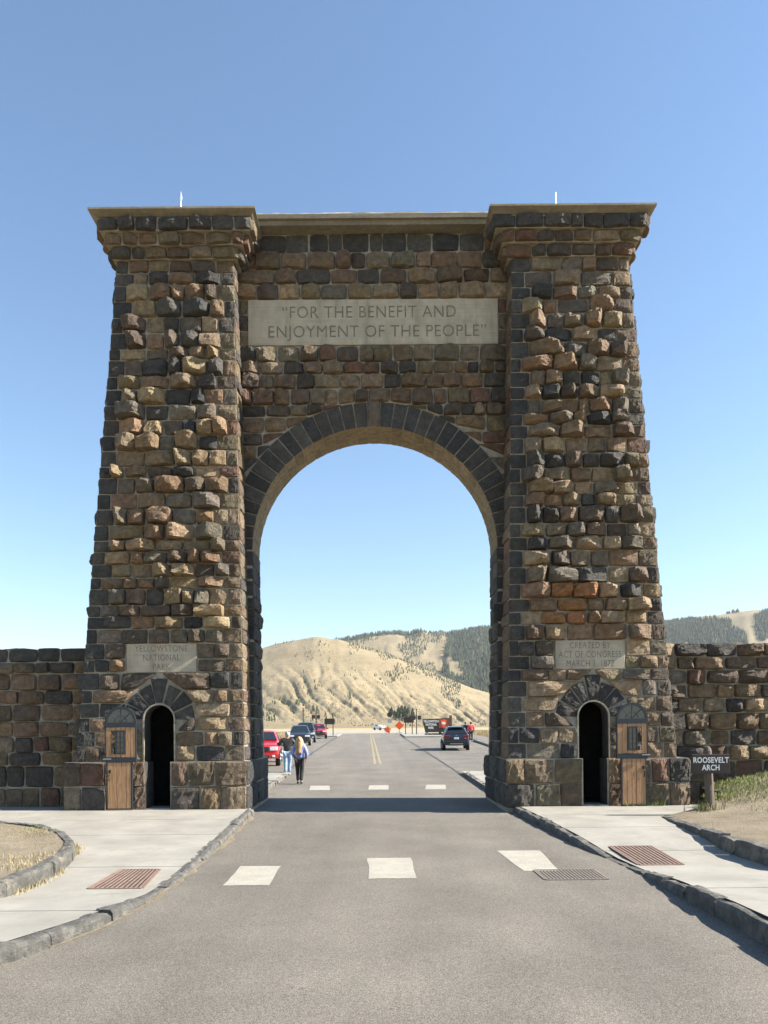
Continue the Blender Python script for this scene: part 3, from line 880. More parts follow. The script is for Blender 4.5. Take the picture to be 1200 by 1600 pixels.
def arch_poly(xc, half, z0, zc, n=24, low=None, zlow=None):
    """doorway outline, optionally narrower below zlow"""
    p = []
    if low: p += [(xc - low, z0), (xc + low, z0), (xc + low, zlow), (xc + half, zlow)]
    else: p += [(xc - half, z0), (xc + half, z0)]
    p += [(xc + half * math.cos(math.pi * i / n), zc + half * math.sin(math.pi * i / n)) for i in range(n + 1)]
    if low: p += [(xc - half, zlow), (xc - low, zlow)]
    return p

DXC, DH, DL, DZ = 5.33, .365, .295, 2.33     # doorway: centre, half width above and in the plinth, springing
PANX, PANH, PANZ = 5.28, .86, (3.50, 4.21)
YP = -.03                                     # plinth front
CORB = [(13.86, 14.13, 3.36, 6.53, .44), (14.13, 14.39, 3.19, 6.64, .30), (14.39, 14.705, 3.00, 6.76, .16)]
NF = np.array([0, -1, .036])

for s in (-1, 1):
    X = lambda x: CX + s * x
    mb = MB()
    core_v, core_f = frustum(Z1 - .005, Z2, 3.24, 3.50, 7.37, 6.42, .10, .55, YB, YB - .45, s)
    mb.add(core_v, core_f)
    tower = place(mb.build('tower', M['mortar'], arch))
    cut = MB().prism(arch_poly(X(DXC), DH, -.5, DZ, low=DL, zlow=Z1), -1, .95).build('cut', M['shaded_reveal'])
    room = MB().box(min(X(4.3), X(6.3)), max(X(4.3), X(6.3)), .6, 2.7, -.4, 2.9).build('cut', M['shaded_reveal'])
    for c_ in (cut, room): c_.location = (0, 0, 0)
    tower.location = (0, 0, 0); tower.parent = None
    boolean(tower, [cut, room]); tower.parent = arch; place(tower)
    # the plinth below, with the same opening
    mb = MB(); mb.add(*frustum(-.1, Z1, 3.17, 3.17, 7.63, 7.62, YP, YP + .01, YB + .12, YB + .12, s))
    pl = mb.build('plinth', M['mortar'], None)
    cut = MB().prism(arch_poly(X(DXC), DH, -.5, DZ, low=DL, zlow=Z1), -1, .95).build('cut', M['shaded_reveal'])
    room = MB().box(min(X(4.3), X(6.3)), max(X(4.3), X(6.3)), .6, 2.7, .1, 2.9).build('cut', M['shaded_reveal'])
    boolean(pl, [cut, room]); pl.parent = arch; place(pl)
    # near-black lining that paints the little room's shade, and the threshold
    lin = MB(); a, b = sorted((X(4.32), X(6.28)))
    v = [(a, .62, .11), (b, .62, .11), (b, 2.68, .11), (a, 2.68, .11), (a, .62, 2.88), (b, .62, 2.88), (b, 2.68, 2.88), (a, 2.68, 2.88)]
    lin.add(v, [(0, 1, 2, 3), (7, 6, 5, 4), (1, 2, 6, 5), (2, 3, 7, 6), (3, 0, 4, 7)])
    place(lin.build('shade_lining', M['interior_shade'], arch))
    ths = MB(); ths.box(X(DXC) - DL - .01, X(DXC) + DL + .01, -.06, .62, .10, .165); place(ths.build('threshold', M['concrete'], arch))
    # plaster edge round the doorway
    ring, n = [], 24
    pts = [(X(DXC) - DH, Z1)] + [(X(DXC) + DH * math.cos(math.pi - math.pi * i / n), DZ + DH * math.sin(math.pi * i / n)) for i in range(n + 1)] + [(X(DXC) + DH, Z1)]
    edg = MB()
    for (xa, za), (xb, zb) in zip(pts[:-1], pts[1:]):
        ca = Vector((X(DXC), 0, min(za, DZ) if za > DZ else za)); cb = ca
        da = Vector((xa - X(DXC), za - max(DZ, 0))) if za > DZ else Vector((xa - X(DXC), 0)); da.normalize()
        db = Vector((xb - X(DXC), zb - DZ)) if zb > DZ else Vector((xb - X(DXC), 0)); db.normalize()
        w = .035
        v = [(xa, .07, za), (xb, .07, zb), (xb + db.x * w, .07, zb + db.y * w), (xa + da.x * w, .07, za + da.y * w), (xa, .12, za), (xb, .12, zb)]
        edg.add(v, [(0, 1, 2, 3), (0, 4, 5, 1)])
    place(edg.build('doorway_edge', M['mortar'], arch))

    heap = StoneHeap()
    RZs = rows(Z1, PANZ[0], .37)[:-1] + [PANZ[0], (PANZ[0] + PANZ[1]) / 2 + U(-.04, .04)] + rows(PANZ[1], Z2, .36)
    RO = .93                                # outer radius of the doorway's stone ring
    prev = 0
    for k, (za, zb) in enumerate(zip(RZs[:-1], RZs[1:])):
        zm = (za + zb) / 2
        xi, xo = float(XI(zm)), float(XO(zm))
        qa, qb = (U(.24, .34), U(.38, .5)) if k % 2 else (U(.38, .5), U(.24, .34))
        iv = [(xi, xi + qa), (xi + qa, xo - qb), (xo - qb, xo)]
        body = [(xi + qa, xo - qb)]
        if zb > PANZ[0] + .02 and za < PANZ[1] - .02: body = minus(body, (PANX - PANH - .02, PANX + PANH + .02))
        ring_x = lambda z: DH + .045 if z < DZ - .05 else math.sqrt(max(0, RO ** 2 - max(0, z - DZ) ** 2))
        ha, hb = ring_x(za), ring_x(zb)
        cutd = za < DZ + RO - .03
        if cutd: body = minus(body, (DXC - max(ha, .03), DXC + max(ha, .03)))
        strong = np.interp(zm, [1.3, 3.5, 5.5, 11.2, 12.6, 13.8], [.07, .13, .25, .26, .19, .09])
        def fr(x0, x1):
            t0, t1 = x0, x1
            if cutd and abs(x0 - DXC - max(ha, .03)) < .002: t0 = min(DXC + hb, x1 - .08)
            if cutd and abs(x1 - DXC + max(ha, .03)) < .002: t1 = max(DXC - hb, x0 + .08)
            return [(X(x0), float(YF(za)), za), (X(x1), float(YF(za)), za), (X(t1), float(YF(zb)), zb), (X(t0), float(YF(zb)), zb)]
        # quoins at both corners; shade of the left edges put into darker basalt tints
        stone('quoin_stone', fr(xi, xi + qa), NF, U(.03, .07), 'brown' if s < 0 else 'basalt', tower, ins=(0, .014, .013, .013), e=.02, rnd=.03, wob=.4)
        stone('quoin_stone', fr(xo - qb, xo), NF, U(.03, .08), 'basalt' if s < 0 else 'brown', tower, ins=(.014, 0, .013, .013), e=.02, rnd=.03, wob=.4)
        for a, b in body:
            xs = split(a, b, U(.46, .62))
            for x0, x1 in zip(xs[:-1], xs[1:]):
                near = abs((x0 + x1) / 2 - DXC - .8) < .85 and zm < 2.9
                p = min(.05, strong) if near else float(np.clip(strong * rng.choice([.3, .6, .9, 1.2, 1.45, 1.7], p=[.14, .14, .18, .22, .2, .12]), .03, .42))
                kind = 'mixed' if rng.random() < .86 else 'basalt'
                if s > 0 and abs((x0 + x1) / 2 - 4.75) < .55 and 4.6 < zm < 5.7: kind = 'rust'
                stone('rubble_stone', fr(x0, x1), NF, p, kind, tower, e=.014, rnd=.06)
        # the return beside the archway (front part) and the outer side
        y0 = float(YF(zm))
        ym = y0 + (YW0 - y0) if zm > 0 else 0
        sd = lambda ya, yb, xa, xb: [(X(xa), ya, za), (X(xa), yb, za), (X(xb), yb, zb), (X(xb), ya, zb)]
        stone('quoin_return', sd(y0, YW0 + .02, float(XI(za)), float(XI(zb))), (-s, 0, 0), U(.03, .075), 'brown', tower, ins=(0, 0, .014, .014), e=.02, rnd=.02)
        cutsy = split(y0, YB - .4, .75)
        for ya, yb in zip(cutsy[:-1], cutsy[1:]):
            heap.add(sd(ya, yb, float(XO(za)), float(XO(zb))), (s, 0, .07), U(.04, .15), 'basalt', e=.015, rnd=.06)
        heap.add(sd(YW1, YB - .35, float(XI(za)), float(XI(zb))), (-s, 0, 0), U(.03, .08), 'basalt', e=.015, rnd=.04)
    # doorway ring: seven wedge stones
    angs = [math.pi * i / 7 for i in range(8)]
    for k in range(7):
        a0, a1 = angs[k] + .02, angs[k + 1] - .02
        ro = RO * (1.14 if k == 3 else U(.97, 1.0)) - .015; ri = DH + .045
        q = [(X(DXC + ri * math.cos(a0)), ri * math.sin(a0)), (X(DXC + ro * math.cos(a0)), ro * math.sin(a0)), (X(DXC + ro * math.cos(a1)), ro * math.sin(a1)), (X(DXC + ri * math.cos(a1)), ri * math.sin(a1))]
        stone('door_voussoir', [(x, float(YF(DZ + z)) - .012, DZ + z) for x, z in q], NF, U(.04, .07), 'basalt', tower, ins=(.005,) * 4, e=.02, rnd=.02)
    # plinth stones: two courses of big squared blocks
    for k, (za, zb) in enumerate(((.10, .70), (.70, 1.30))):
        for a, b in ((3.17, DXC - DL - .02), (DXC + DL + .02, 7.62)):
            xs = split(a, b, .52)
            for i, (x0, x1) in enumerate(zip(xs[:-1], xs[1:])):
                near = DXC + .5 < (x0 + x1) / 2 < DXC + 1.25
                stone('plinth_stone', [(X(x0), YP, za), (X(x1), YP, za), (X(x1), YP, zb), (X(x0), YP, zb)], (0, -1, 0), U(.03, .045) if near else U(.06, .11), 'brown', pl, e=.02, rnd=.03, ins=(0 if i == 0 and a < 4 else .014, 0 if b > 7 and i == len(xs) - 2 else .014, .012, .012), fl=(.3, .8), rough=2.2)
        ysd = split(YP, YB + .1, .8)
        for i, (ya, yb) in enumerate(zip(ysd[:-1], ysd[1:])):
            stone('plinth_stone', [(X(3.17), ya, za), (X(3.17), yb, za), (X(3.17), yb, zb), (X(3.17), ya, zb)], (-s, 0, 0), U(.05, .09), 'basalt', pl, e=.02, rnd=.03, ins=(0 if i == 0 else .014, .014, .012, .012), fl=(.3, .8), rough=2)
            heap.add([(X(7.62), ya, za), (X(7.62), yb, za), (X(7.62), yb, zb), (X(7.62), ya, zb)], (s, 0, 0), U(.05, .09), 'basalt', e=.02)
    # corbelled courses
    for za, zb, xi, xo, yf in CORB:
        mb = MB(); mb.add(*frustum(za, zb + (.0 if zb < 14.6 else .01), xi + .03, xi, xo - .02, xo, yf + .02, yf, YB - .5, YB - .5 + (zb - 13.9) * .4, s))
        cb = place(mb.build('corbel', M['mortar'], arch))
        xs = split(xi, xo, .50)
        for i, (x0, x1) in enumerate(zip(xs[:-1], xs[1:])):
            stone('corbel_stone', [(X(x0), yf + .02, za), (X(x1), yf + .02, za), (X(x1), yf, zb), (X(x0), yf, zb)], (0, -1, -.1), U(.09, .19), 'brown' if zb < 14.5 else 'basalt', cb, e=.02, rnd=.05, ins=(0 if i == 0 else .014, 0 if i == len(xs) - 2 else .014, .012, .012))
        for xq, sg in ((xi, -s), (xo, s)):
            ysd = split(yf, 2.6, .55)
            for i, (ya, yb) in enumerate(zip(ysd[:-1], ysd[1:])):
                if i < 2: stone('corbel_stone', [(X(xq), ya, za), (X(xq), yb, za), (X(xq), yb, zb), (X(xq), ya, zb)], (sg, 0, -.1), U(.08, .17), 'brown', cb, e=.02, rnd=.06, ins=(0 if i == 0 else .014, .014, .012, .012))
                else: heap.add([(X(xq), ya, za), (X(xq), yb, za), (X(xq), yb, zb), (X(xq), ya, zb)], (sg, 0, -.1), U(.04, .08), 'brown')
    heap.build('side_stone', tower)
    # coping: moulded slab
    mb = MB()
    mb.add(*frustum(14.708, 14.75, 2.97, 2.93, 6.79, 6.84, .13, .07, 3.25, 3.3, s))
    mb.add(*frustum(14.752, 14.80, 2.93, 2.86, 6.84, 6.95, .07, -.02, 3.3, 3.35, s))
    mb.add(*frustum(14.802, 14.855, 2.86, 2.87, 6.95, 6.945, -.02, -.012, 3.35, 3.35, s))
    cop = place(mb.build('coping', M['coping'], arch))
    # lightning rod
    xr = {-1: wx(290, 19.6), 1: wx(874, 19.6)}[s]
    mb = MB().tube((xr, 1.5, 14.8), (xr, 1.5, 16.22), .014, .010, 6)
    if s < 0: mb.tube((xr, 1.5, 16.05), (xr, 1.5, 16.14), .014, .036, 8).tube((xr, 1.5, 16.14), (xr, 1.5, 16.32), .036, .004, 8)
    place(mb.build('lightning_rod', M['rod'], arch))
    # inscription panel
    pz = (PANZ[0] + PANZ[1]) / 2; yp = float(YF(pz)) - .035
    mb = MB().cbox(X(PANX) - PANH, X(PANX) + PANH, yp, yp + .25, PANZ[0], PANZ[1], .012)
    pn = place(mb.build('inscription_panel', M['limestone'], arch))
    pn['label'] = 'pale panel reading YELLOWSTONE NATIONAL PARK' if s < 0 else 'pale panel reading CREATED BY ACT OF CONGRESS MARCH 1, 1872'
    lines = ('YELLOWSTONE', 'NATIONAL', 'PARK') if s < 0 else ('CREATED BY', 'ACT OF CONGRESS', 'MARCH 1, 1872')
    for i, tx in enumerate(lines):
        text_obj('lettering', tx, .235, M['carved'], pn, facing_front(X(PANX), yp - .001, pz + .225 - .225 * i, .73 if s < 0 else .685, .96), .002, spacing=1.1, bold=-.001)

# ---- wall over the archway
wall = MB().box(CX - 3.62, CX + 3.62, YW0, YW1, 1.0, 14.90).build('archway_wall', M['mortar'])
cut = MB().prism(arch_poly(CX, AR, -1, AZ, 48), 0, 4).build('cut', None)
boolean(wall, [cut]); wall.parent = arch; place(wall)
RB = AR + .62
NV = 33
dth = math.pi / NV
for k in range(NV):
    a0, a1 = k * dth, (k + 1) * dth
    key = k == NV // 2
    ro = RB * (1.04 if key else 1)
    g_ = .017
    def pol(r, a): return (CX + r * math.cos(a), AZ + r * math.sin(a))
    q = [pol(AR, a0 + g_ / AR), pol(ro, a0 + g_ / ro), pol(ro, a1 - g_ / ro), pol(AR, a1 - g_ / AR)]
    stone('keystone' if key else 'voussoir', [(x, YW0 - .02, z) for x, z in q], (0, -1, 0), .11 if key else U(.02, .045), 'brown' if key else 'basalt', wall, ins=(0, 0, 0, 0), e=.012, rnd=.006, wob=.15, rough=.6, fl=(.5, .9), col=np.array([.14, .11, .08]) if key else None)
    # underside of the arch: two stones deep, yellow bounce light painted into the tint
    ym = YW0 + (YW1 - YW0) * (.5 + (.12 if k % 2 else -.12))
    for ya, yb in ((YW0 - .02, ym), (ym, YW1)):
        c_ = [(*pol(AR, a0)[:1], ya, pol(AR, a0)[1]), (pol(AR, a0)[0], yb, pol(AR, a0)[1]), (pol(AR, a1)[0], yb, pol(AR, a1)[1]), (pol(AR, a1)[0], ya, pol(AR, a1)[1])]
        am = (a0 + a1) / 2
        stone('soffit_stone', c_, (-math.cos(am), 0, -math.sin(am)), U(.012, .028), 'mixed', wall, e=.012, rnd=.015, rough=.7, wob=.15, ins=(.011,) * 4, col=np.array([.25, .195, .115]) * U(.8, 1.15))
# face stones
PZ0, PZ1 = 12.0, 13.2
def wall_row(za, zb, kind, mean=.50, pm=1.0):
    Rr = RB + .025
    xcirc = lambda z: math.sqrt(max(0, Rr ** 2 - max(0, z - AZ) ** 2))
    zcirc = lambda x: AZ + math.sqrt(max(0, Rr ** 2 - x * x)) if abs(x) < Rr else 0
    lim = float(XI((za + zb) / 2)) + .02
    xb = xcirc(zb) if zb < AZ + Rr else 0
    segs = [(-lim, -xb), (xb, lim)] if xb > .12 else [(-lim, lim)]
    for a, b in segs:
        if b - a < .08: continue
        xs = split(a, b, mean)
        for x0, x1 in zip(xs[:-1], xs[1:]):
            z0, z1 = max(za, min(zb - .02, zcirc(x0))), max(za, min(zb - .02, zcirc(x1)))
            if zb - min(z0, z1) < .07: continue
            stone('wall_stone', [(CX + x0, YW0, z0), (CX + x1, YW0, z1), (CX + x1, YW0, zb), (CX + x0, YW0, zb)], (0, -1, 0), U(.03, .06) if kind == 'basalt' else U(.08, .24) * pm * min(1, (zb - max(z0, z1)) / .25 + .2), kind, wall, e=.016, rnd=.08)
zr = rows(7.9, PZ0, .37)
for za, zb in zip(zr[:-1], zr[1:]): wall_row(za, zb, 'brown')
zr = rows(PZ1, 14.42, .43)
for za, zb in zip(zr[:-1], zr[1:]): wall_row(za, zb, 'brown' if rng.random() < .5 else 'mixed', .62)
wall_row(14.42, 14.90, 'basalt', .62)
for za, zb in ((PZ0, 12.40), (12.40, 12.82), (12.82, PZ1)):
    lim = float(XI(za)) + .03
    for a, b in ((-lim, -3.235), (3.235, lim)):
        stone('wall_stone', [(CX + a, YW0, za), (CX + b, YW0, za), (CX + b, YW0, zb), (CX + a, YW0, zb)], (0, -1, 0), .04, 'brown', wall)
# jamb stones below the springing
for s in (-1, 1):
    zr = rows(Z1, AZ, .40)
    for k, (za, zb) in enumerate(zip(zr[:-1], zr[1:])):
        ym = YW0 + (YW1 - YW0) * (.38 if k % 2 else .62)
        for ya, yb in ((YW0 - .03, ym), (ym, YW1 + .02)):
            x = CX + s * AR
            stone('jamb_stone', [(x, ya, za), (x, yb, za), (x, yb, zb), (x, ya, zb)], (-s, 0, 0), U(.05, .13) if zb < 5.6 else U(.03, .06), 'basalt', wall, e=.03, skirt=.2, rnd=.05, ins=(.004, .012, .012, .012))
# inscription over the archway
mb = MB().cbox(CX - 3.235, CX + 3.235, YW0 - .05, YW0 + .2, PZ0 + .01, PZ1 - .01, .015)
pn = place(mb.build('inscription_panel', M['limestone'], arch))
pn['label'] = 'long pale panel reading "FOR THE BENEFIT AND ENJOYMENT OF THE PEOPLE"'
text_obj('lettering', '\u201cFOR THE BENEFIT AND', .44, M['carved'], pn, facing_front(CX - .10, YW0 - .051, 12.84, .885, 1.0), .003, spacing=1.08, bold=-.002)
text_obj('lettering', 'ENJOYMENT OF THE PEOPLE\u201d', .44, M['carved'], pn, facing_front(CX + .10, YW0 - .051, 12.34, .92, 1.0), .003, spacing=1.06, bold=-.002)
# coping of the middle wall
mb = MB()
mb.box(CX - 3.1, CX + 3.1, .78, 2.32, 14.91, 15.03); mb.box(CX - 3.1, CX + 3.1, .70, 2.40, 15.032, 15.12)
mb.box(CX - 3.1, CX + 3.1, .74, 2.36, 15.122, 15.17)
place(mb.build('coping', M['coping'], arch))
v, f = [], []
for i in range(41):
    x = CX - 3.0 + 6.0 * i / 40
    for (y, z) in ((.80, 15.172), (.80 + U(0, .03), 15.24 + U(-.01, .02)), (.86, 15.27 + U(-.015, .02)), (2.2, 15.28), (2.26, 15.172)): v.append((x, y, z))
for i in range(40):
    for k in range(4): f.append((i * 5 + k, (i + 1) * 5 + k, (i + 1) * 5 + k + 1, i * 5 + k + 1))
place(obj('parapet_cap', v, f, M['limestone'], arch))
for o in list(arch.children_recursive):
    pass

# ---- doors: open leaves folded back against the towers
def door(s):
    xo_, xi_, xl = 6.56, 5.80, 5.90
    y0, y1 = -.20, -.145
    root = empty('door', (0, 0, 0)); root.parent = arch; place(root)
    root['label'] = 'open plank door left of its doorway' if s < 0 else 'open plank door right of its doorway'
    X = lambda x: CX + s * x
    def bx(name, xa, xb, za, zb, mat, ya=y0, yb=y1, b=.004):
        a, c = sorted((X(xa), X(xb)))
        return MB().cbox(a, c, ya, yb, za, zb, b).build(name, M[mat], root)
    xm, rad = (xo_ + xi_) / 2, (xo_ - xi_) / 2
    n = 20
    # arched head: ring and glass
    ring = MB()
    for i in range(n):
        a, b = math.pi * i / n, math.pi * (i + 1) / n
        for r0, r1 in ((rad - .055, rad),):
            q = [(X(xm + r * math.cos(t_)), 2.27 + r * math.sin(t_)) for r, t_ in ((r0, a), (r1, a), (r1, b), (r0, b))]
            v = [(x, y0 - .005, z) for x, z in q] + [(x, y1, z) for x, z in q]
            ring.add(v, [(0, 1, 2, 3), (4, 5, 6, 7), (0, 1, 5, 4), (1, 2, 6, 5), (2, 3, 7, 6), (3, 0, 4, 7)])
    ring.build('arched_frame', M['steel_blue'], root)
    r = rad - .05
    fan = MB().prism([(X(xm + r * math.cos(math.pi * i / n)), 2.27 + r * math.sin(math.pi * i / n)) for i in range(n + 1)], y0 + .02, y0 + .03).build('fanlight', M['glass_pane'], root)
    for t_ in (45, 90, 135):
        MB().tube((X(xm), y0 + .012, 2.27), (X(xm + r * math.cos(R(t_))), y0 + .012, 2.27 + r * math.sin(R(t_))), .008, .008, 5).build('glazing_bar', M['steel_blue'], root)
    sm = MB()
    for i in range(n):
        a, b = math.pi * i / n, math.pi * (i + 1) / n
        sm.tube((X(xm + .15 * math.cos(a)), y0 + .012, 2.27 + .15 * math.sin(a)), (X(xm + .15 * math.cos(b)), y0 + .012, 2.27 + .15 * math.sin(b)), .006, .006, 4)
    sm.build('glazing_bar', M['steel_blue'], root)
    bx('rail', xo_, xi_, 2.15, 2.268, 'steel_blue', y0 - .006)
    bx('rail', xo_, xi_, 1.30, 1.42, 'steel_blue', y0 - .006)
    bx('rail', xo_ - .04, xl, .155, .185, 'steel_blue', y0 - .004)
    bx('stile', xo_, xo_ - .022, 1.422, 2.148, 'steel_blue'); bx('stile', xi_ + .022, xi_, 1.422, 2.148, 'steel_blue')
    bx('stile', xl + .035, xl, .187, 1.298, 'steel_blue'); bx('stile', xo_ - .04, xo_ - .055, .187, 1.298, 'steel_blue')
    # window in the upper half
    wa, wb, wz0, wz1 = xm + .125, xm - .105, 1.50, 2.07
    xs = np.linspace(xo_ - .024, xi_ + .024, 7)
    for a, b in zip(xs[:-1], xs[1:]):
        if b < wa and a > wb:
            bx('plank', a - .003, b + .003, 1.424, wz0, 'wood', y0 + .006 + U(-.002, .002)); bx('plank', a - .003, b + .003, wz1, 2.147, 'wood', y0 + .006 + U(-.002, .002))
        else: bx('plank', a - .003, b + .003, 1.424, 2.147, 'wood', y0 + .006 + U(-.002, .002))
    xs = np.linspace(xo_ - .057, xl + .037, 6)
    for a, b in zip(xs[:-1], xs[1:]): bx('plank', a - .003, b + .003, .188, 1.297, 'wood', y0 + .006 + U(-.002, .002))
    fr = MB()
    for (a, b, c_, d_) in ((wa, wa - .03, wz0, wz1), (wb + .03, wb, wz0, wz1), (wa - .03, wb + .03, wz0, wz0 + .03), (wa - .03, wb + .03, wz1 - .03, wz1)):
        p, q = sorted((X(a), X(b))); fr.box(p, q, y0 - .018, y0 + .03, c_, d_)
    for k in (1, 2, 3):
        p, q = sorted((X(wa - .03), X(wb + .03))); zz = wz0 + .03 + (wz1 - wz0 - .06) * k / 4
        fr.box(p, q, y0 - .006, y0 + .02, zz - .007, zz + .007)
    fr.box(X((wa + wb) / 2) - .007, X((wa + wb) / 2) + .007, y0 - .007, y0 + .02, wz0 + .03, wz1 - .03)
    fr.build('window_frame', M['steel_blue'], root)
    bx('window_pane', wa - .03, wb + .03, wz0 + .03, wz1 - .03, 'glass_pane', y0 + .004, y0 + .01, .001)
    h = MB().tube((X(xo_ - .11), y0 - .05, 1.0), (X(xo_ - .11), y0 - .05, .86), .011, .011, 6).tube((X(xo_ - .11), y0 - .05, .99), (X(xo_ - .11), y0 + .01, .99), .009, .009, 6).tube((X(xo_ - .11), y0 - .05, .87), (X(xo_ - .11), y0 + .01, .87), .009, .009, 6)
    h.build('handle', M['black_metal'], root)
    MB().tube((X(xo_ + .03), y0 - .03, 1.385), (X(xo_ - .16), y0 - .03, 1.385), .012, .012, 6).build('bolt', M['alloy'], root)
    MB().cbox(min(X(xo_ - .09), X(xo_ - .14)), max(X(xo_ - .09), X(xo_ - .14)), y0 - .012, y0 + .01, 1.04, 1.12, .004).build('lock_plate', M['black_metal'], root)
for s in (-1, 1): door(s)
# the pieces that were made in world metres under tower, plinth, wall... inherit their parent's offset, which is already undone

# ---------------------------------------------------------------- wing walls
def wing(s, label):
    Y = 1.05
    zt = 4.22
    root = empty('stone_wall', (CX + s * 9.5, Y + .4, 0)); tag(root, label, 'wall')
    core = MB().box(*sorted((CX + s * 7.1, CX + s * 15.5)), Y, Y + .9, -.05, zt - .03).build('wall_core', M['mortar'], root)
    core.location = (-(CX + s * 9.5), -(Y + .4), 0)
    heap = StoneHeap()
    zr = [.05, .62, 1.18] + rows(1.18, 3.86, .38)[1:]
    vis = 11.2
    for k, (za, zb) in enumerate(list(zip(zr[:-1], zr[1:])) + [(3.86, zt)]):
        top = za >= 3.85
        xs = split(7.2, 15.4, .62 if not top else .80)
        for x0, x1 in zip(xs[:-1], xs[1:]):
            tz = U(-.03, .03) if top and s > 0 else 0
            c_ = [(CX + s * x0, Y, za), (CX + s * x1, Y, za), (CX + s * x1, Y, zb + tz), (CX + s * x0, Y, zb + tz)]
            p = U(.06, .11) if za < 1.1 or (top and s < 0) else U(.12, .28)
            kd = ('basalt' if top else 'brown') if s < 0 else ('mixed' if rng.random() < .4 else 'brown')
            if x0 < vis: stone('wall_stone', c_, (0, -1, 0), p, kd, core, e=.016, rnd=.08, skirt=.3 if top else .07)
            else: heap.add(c_, (0, -1, 0), p, kd)
    # rough top of the coping course
    xs = split(7.2, 15.4, .8)
    for x0, x1 in zip(xs[:-1], xs[1:]):
        c_ = [(CX + s * x0, Y, zt - .06), (CX + s * x1, Y, zt - .06), (CX + s * x1, Y + .9, zt - .06), (CX + s * x0, Y + .9, zt - .06)]
        stone('coping_stone', c_, (0, 0, 1), U(.05, .09), 'brown', core, e=.03)
    heap.build('far_stone', core)
wing(-1, 'shaded rubble stone wall running left from the arch')
wing(1, 'sunlit rubble stone wall running right from the arch behind the name sign')

# ---------------------------------------------------------------- name sign
def name_sign():
    d = 15.9; x0 = wx(1109, d)
    zg_ = zbank(x0, d)
    root = empty('name_sign', (x0, d - D0, zg_ - .05), R(-4)); tag(root, 'dark brown board reading ROOSEVELT ARCH on a leaning round wooden post', 'sign')
    h = 1.63 - zg_ + .05
    n = 14
    v, f = [], []
    prof = [(0, .098), (.4, .093), (.9, .088), (h - .10, .086), (h - .02, .058), (h, .015)]
    for z, r in prof:
        for i in range(n):
            a = 2 * math.pi * i / n
            rr = r * (1 + .05 * math.sin(3 * a + 1) + U(-.015, .015))
            v.append((rr * math.cos(a) - .055 * z / h, rr * math.sin(a), z))
    for k in range(len(prof) - 1):
        for i in range(n): f.append((k * n + i, k * n + (i + 1) % n, (k + 1) * n + (i + 1) % n, (k + 1) * n + i))
    f.append(tuple(range((len(prof) - 1) * n, len(prof) * n)))
    obj('post', v, f, M['post_wood'], root)
    zc = 1.255 - zg_ + .05
    b = MB().cbox(-.43, .35, -.145, -.085, zc - .205, zc + .205, .008).build('board', M['sign_brown'], root)
    text_obj('lettering', 'ROOSEVELT', .165, M['white_letter'], b, facing_front(-.035, -.146, zc + .075, .80, 1.0), .002, bold=.004, spacing=1.05)
    text_obj('lettering', 'ARCH', .165, M['white_letter'], b, facing_front(-.035, -.146, zc - .085, .80, 1.0), .002, bold=.004, spacing=1.05)
name_sign()

# ---------------------------------------------------------------- grass
def blades(name, pts, mat, label, cat):
    """pts: (x, y, z, height, spread)"""
    V, F = [], []
    for x, y, z, h, w in pts:
        a = U(0, 6.28); lx, ly = U(-.5, .5) * h, U(-.5, .5) * h
        ca, sa = math.cos(a) * w, math.sin(a) * w
        b = len(V)
        V += [(x - ca, y - sa, z - .01), (x + ca, y + sa, z - .01), (x + lx * .4 + ca * .6, y + ly * .4 + sa * .6, z + h * .6), (x + lx * .4 - ca * .6, y + ly * .4 - sa * .6, z + h * .6), (x + lx, y + ly, z + h)]
        F += [(b, b + 1, b + 2, b + 3), (b + 3, b + 2, b + 4)]
    return tag(obj(name, V, F, M[mat]), label, cat, kind='stuff')
pts, dry = [], []
for k in range(40000):
    x, d = U(7.7, 15), U(14.5, 18.95)
    if d > 17.6 and x < 8.35: continue
    den = np.interp(d, [14.5, 16, 17.2, 19], [.02, .12, .75, 1]) * (.3 + 1.1 * float(fbm(x * 1.2, d * 1.2, 91, 3)))
    if rng.random() > den: continue
    (pts if rng.random() < .85 * float(np.interp(d, [15, 17.5], [.3, 1])) else dry).append((x, d - D0, zbank(x, d), U(.03, .10), U(.005, .010)))
for k in range(260):                        # round the sign post and the right door
    a, r = U(0, 6.28), abs(rng.normal(0, .16))
    x, d = wx(1109, 15.9) - .1 + r * math.cos(a), 15.9 + r * math.sin(a)
    (pts if rng.random() < .4 else dry).append((x, d - D0, zbank(x, d), U(.06, .26), U(.006, .011)))
for k in range(130):
    x = CX + U(5.95, 6.95); pts.append((x, U(-.26, -.10), RZ(18), U(.03, .17), U(.005, .009)))
for k in range(7000):                       # left bed
    d = U(8.5, 15.7); x = LBX(d) - .22 - abs(rng.normal(0, 1.0)) * 1.6
    if x < -9.5 or float(fbm(x * 1.3, d * 1.3, 95, 3)) < .40: continue
    (pts if rng.random() < float(np.interp(LBX(d) - x, [.3, 1.2], [.5, .1])) and d > 11.5 else dry).append((x, d - D0, .21, U(.02, .06), U(.003, .006)))
for k in range(420):                        # weeds along the kerbs
    d = float(rng.choice([9.3, 9.7, 10.4, 11.9, 12.4])) + rng.normal(0, .13)
    dry.append((LBX(d) + abs(rng.normal(.02, .04)), d - D0, LZ(d), U(.02, .09), U(.003, .006)))
blades('green_grass', pts, 'grass_green', 'green grass growing along the wall foot and the bed edges', 'grass')
for k in range(30000):                      # tall dry grass beyond the parking bays
    d = 46 + 90 * rng.random() ** 1.5; x = (8.9 + max(0, (d - 50) * .045) + abs(rng.normal(0, 5)) + 2.0) if rng.random() < .55 else -9.6 - abs(rng.normal(0, 4))
    dry.append((x, d - D0, gzf(d - D0) + .05, U(.15, .5), U(.02, .05)))
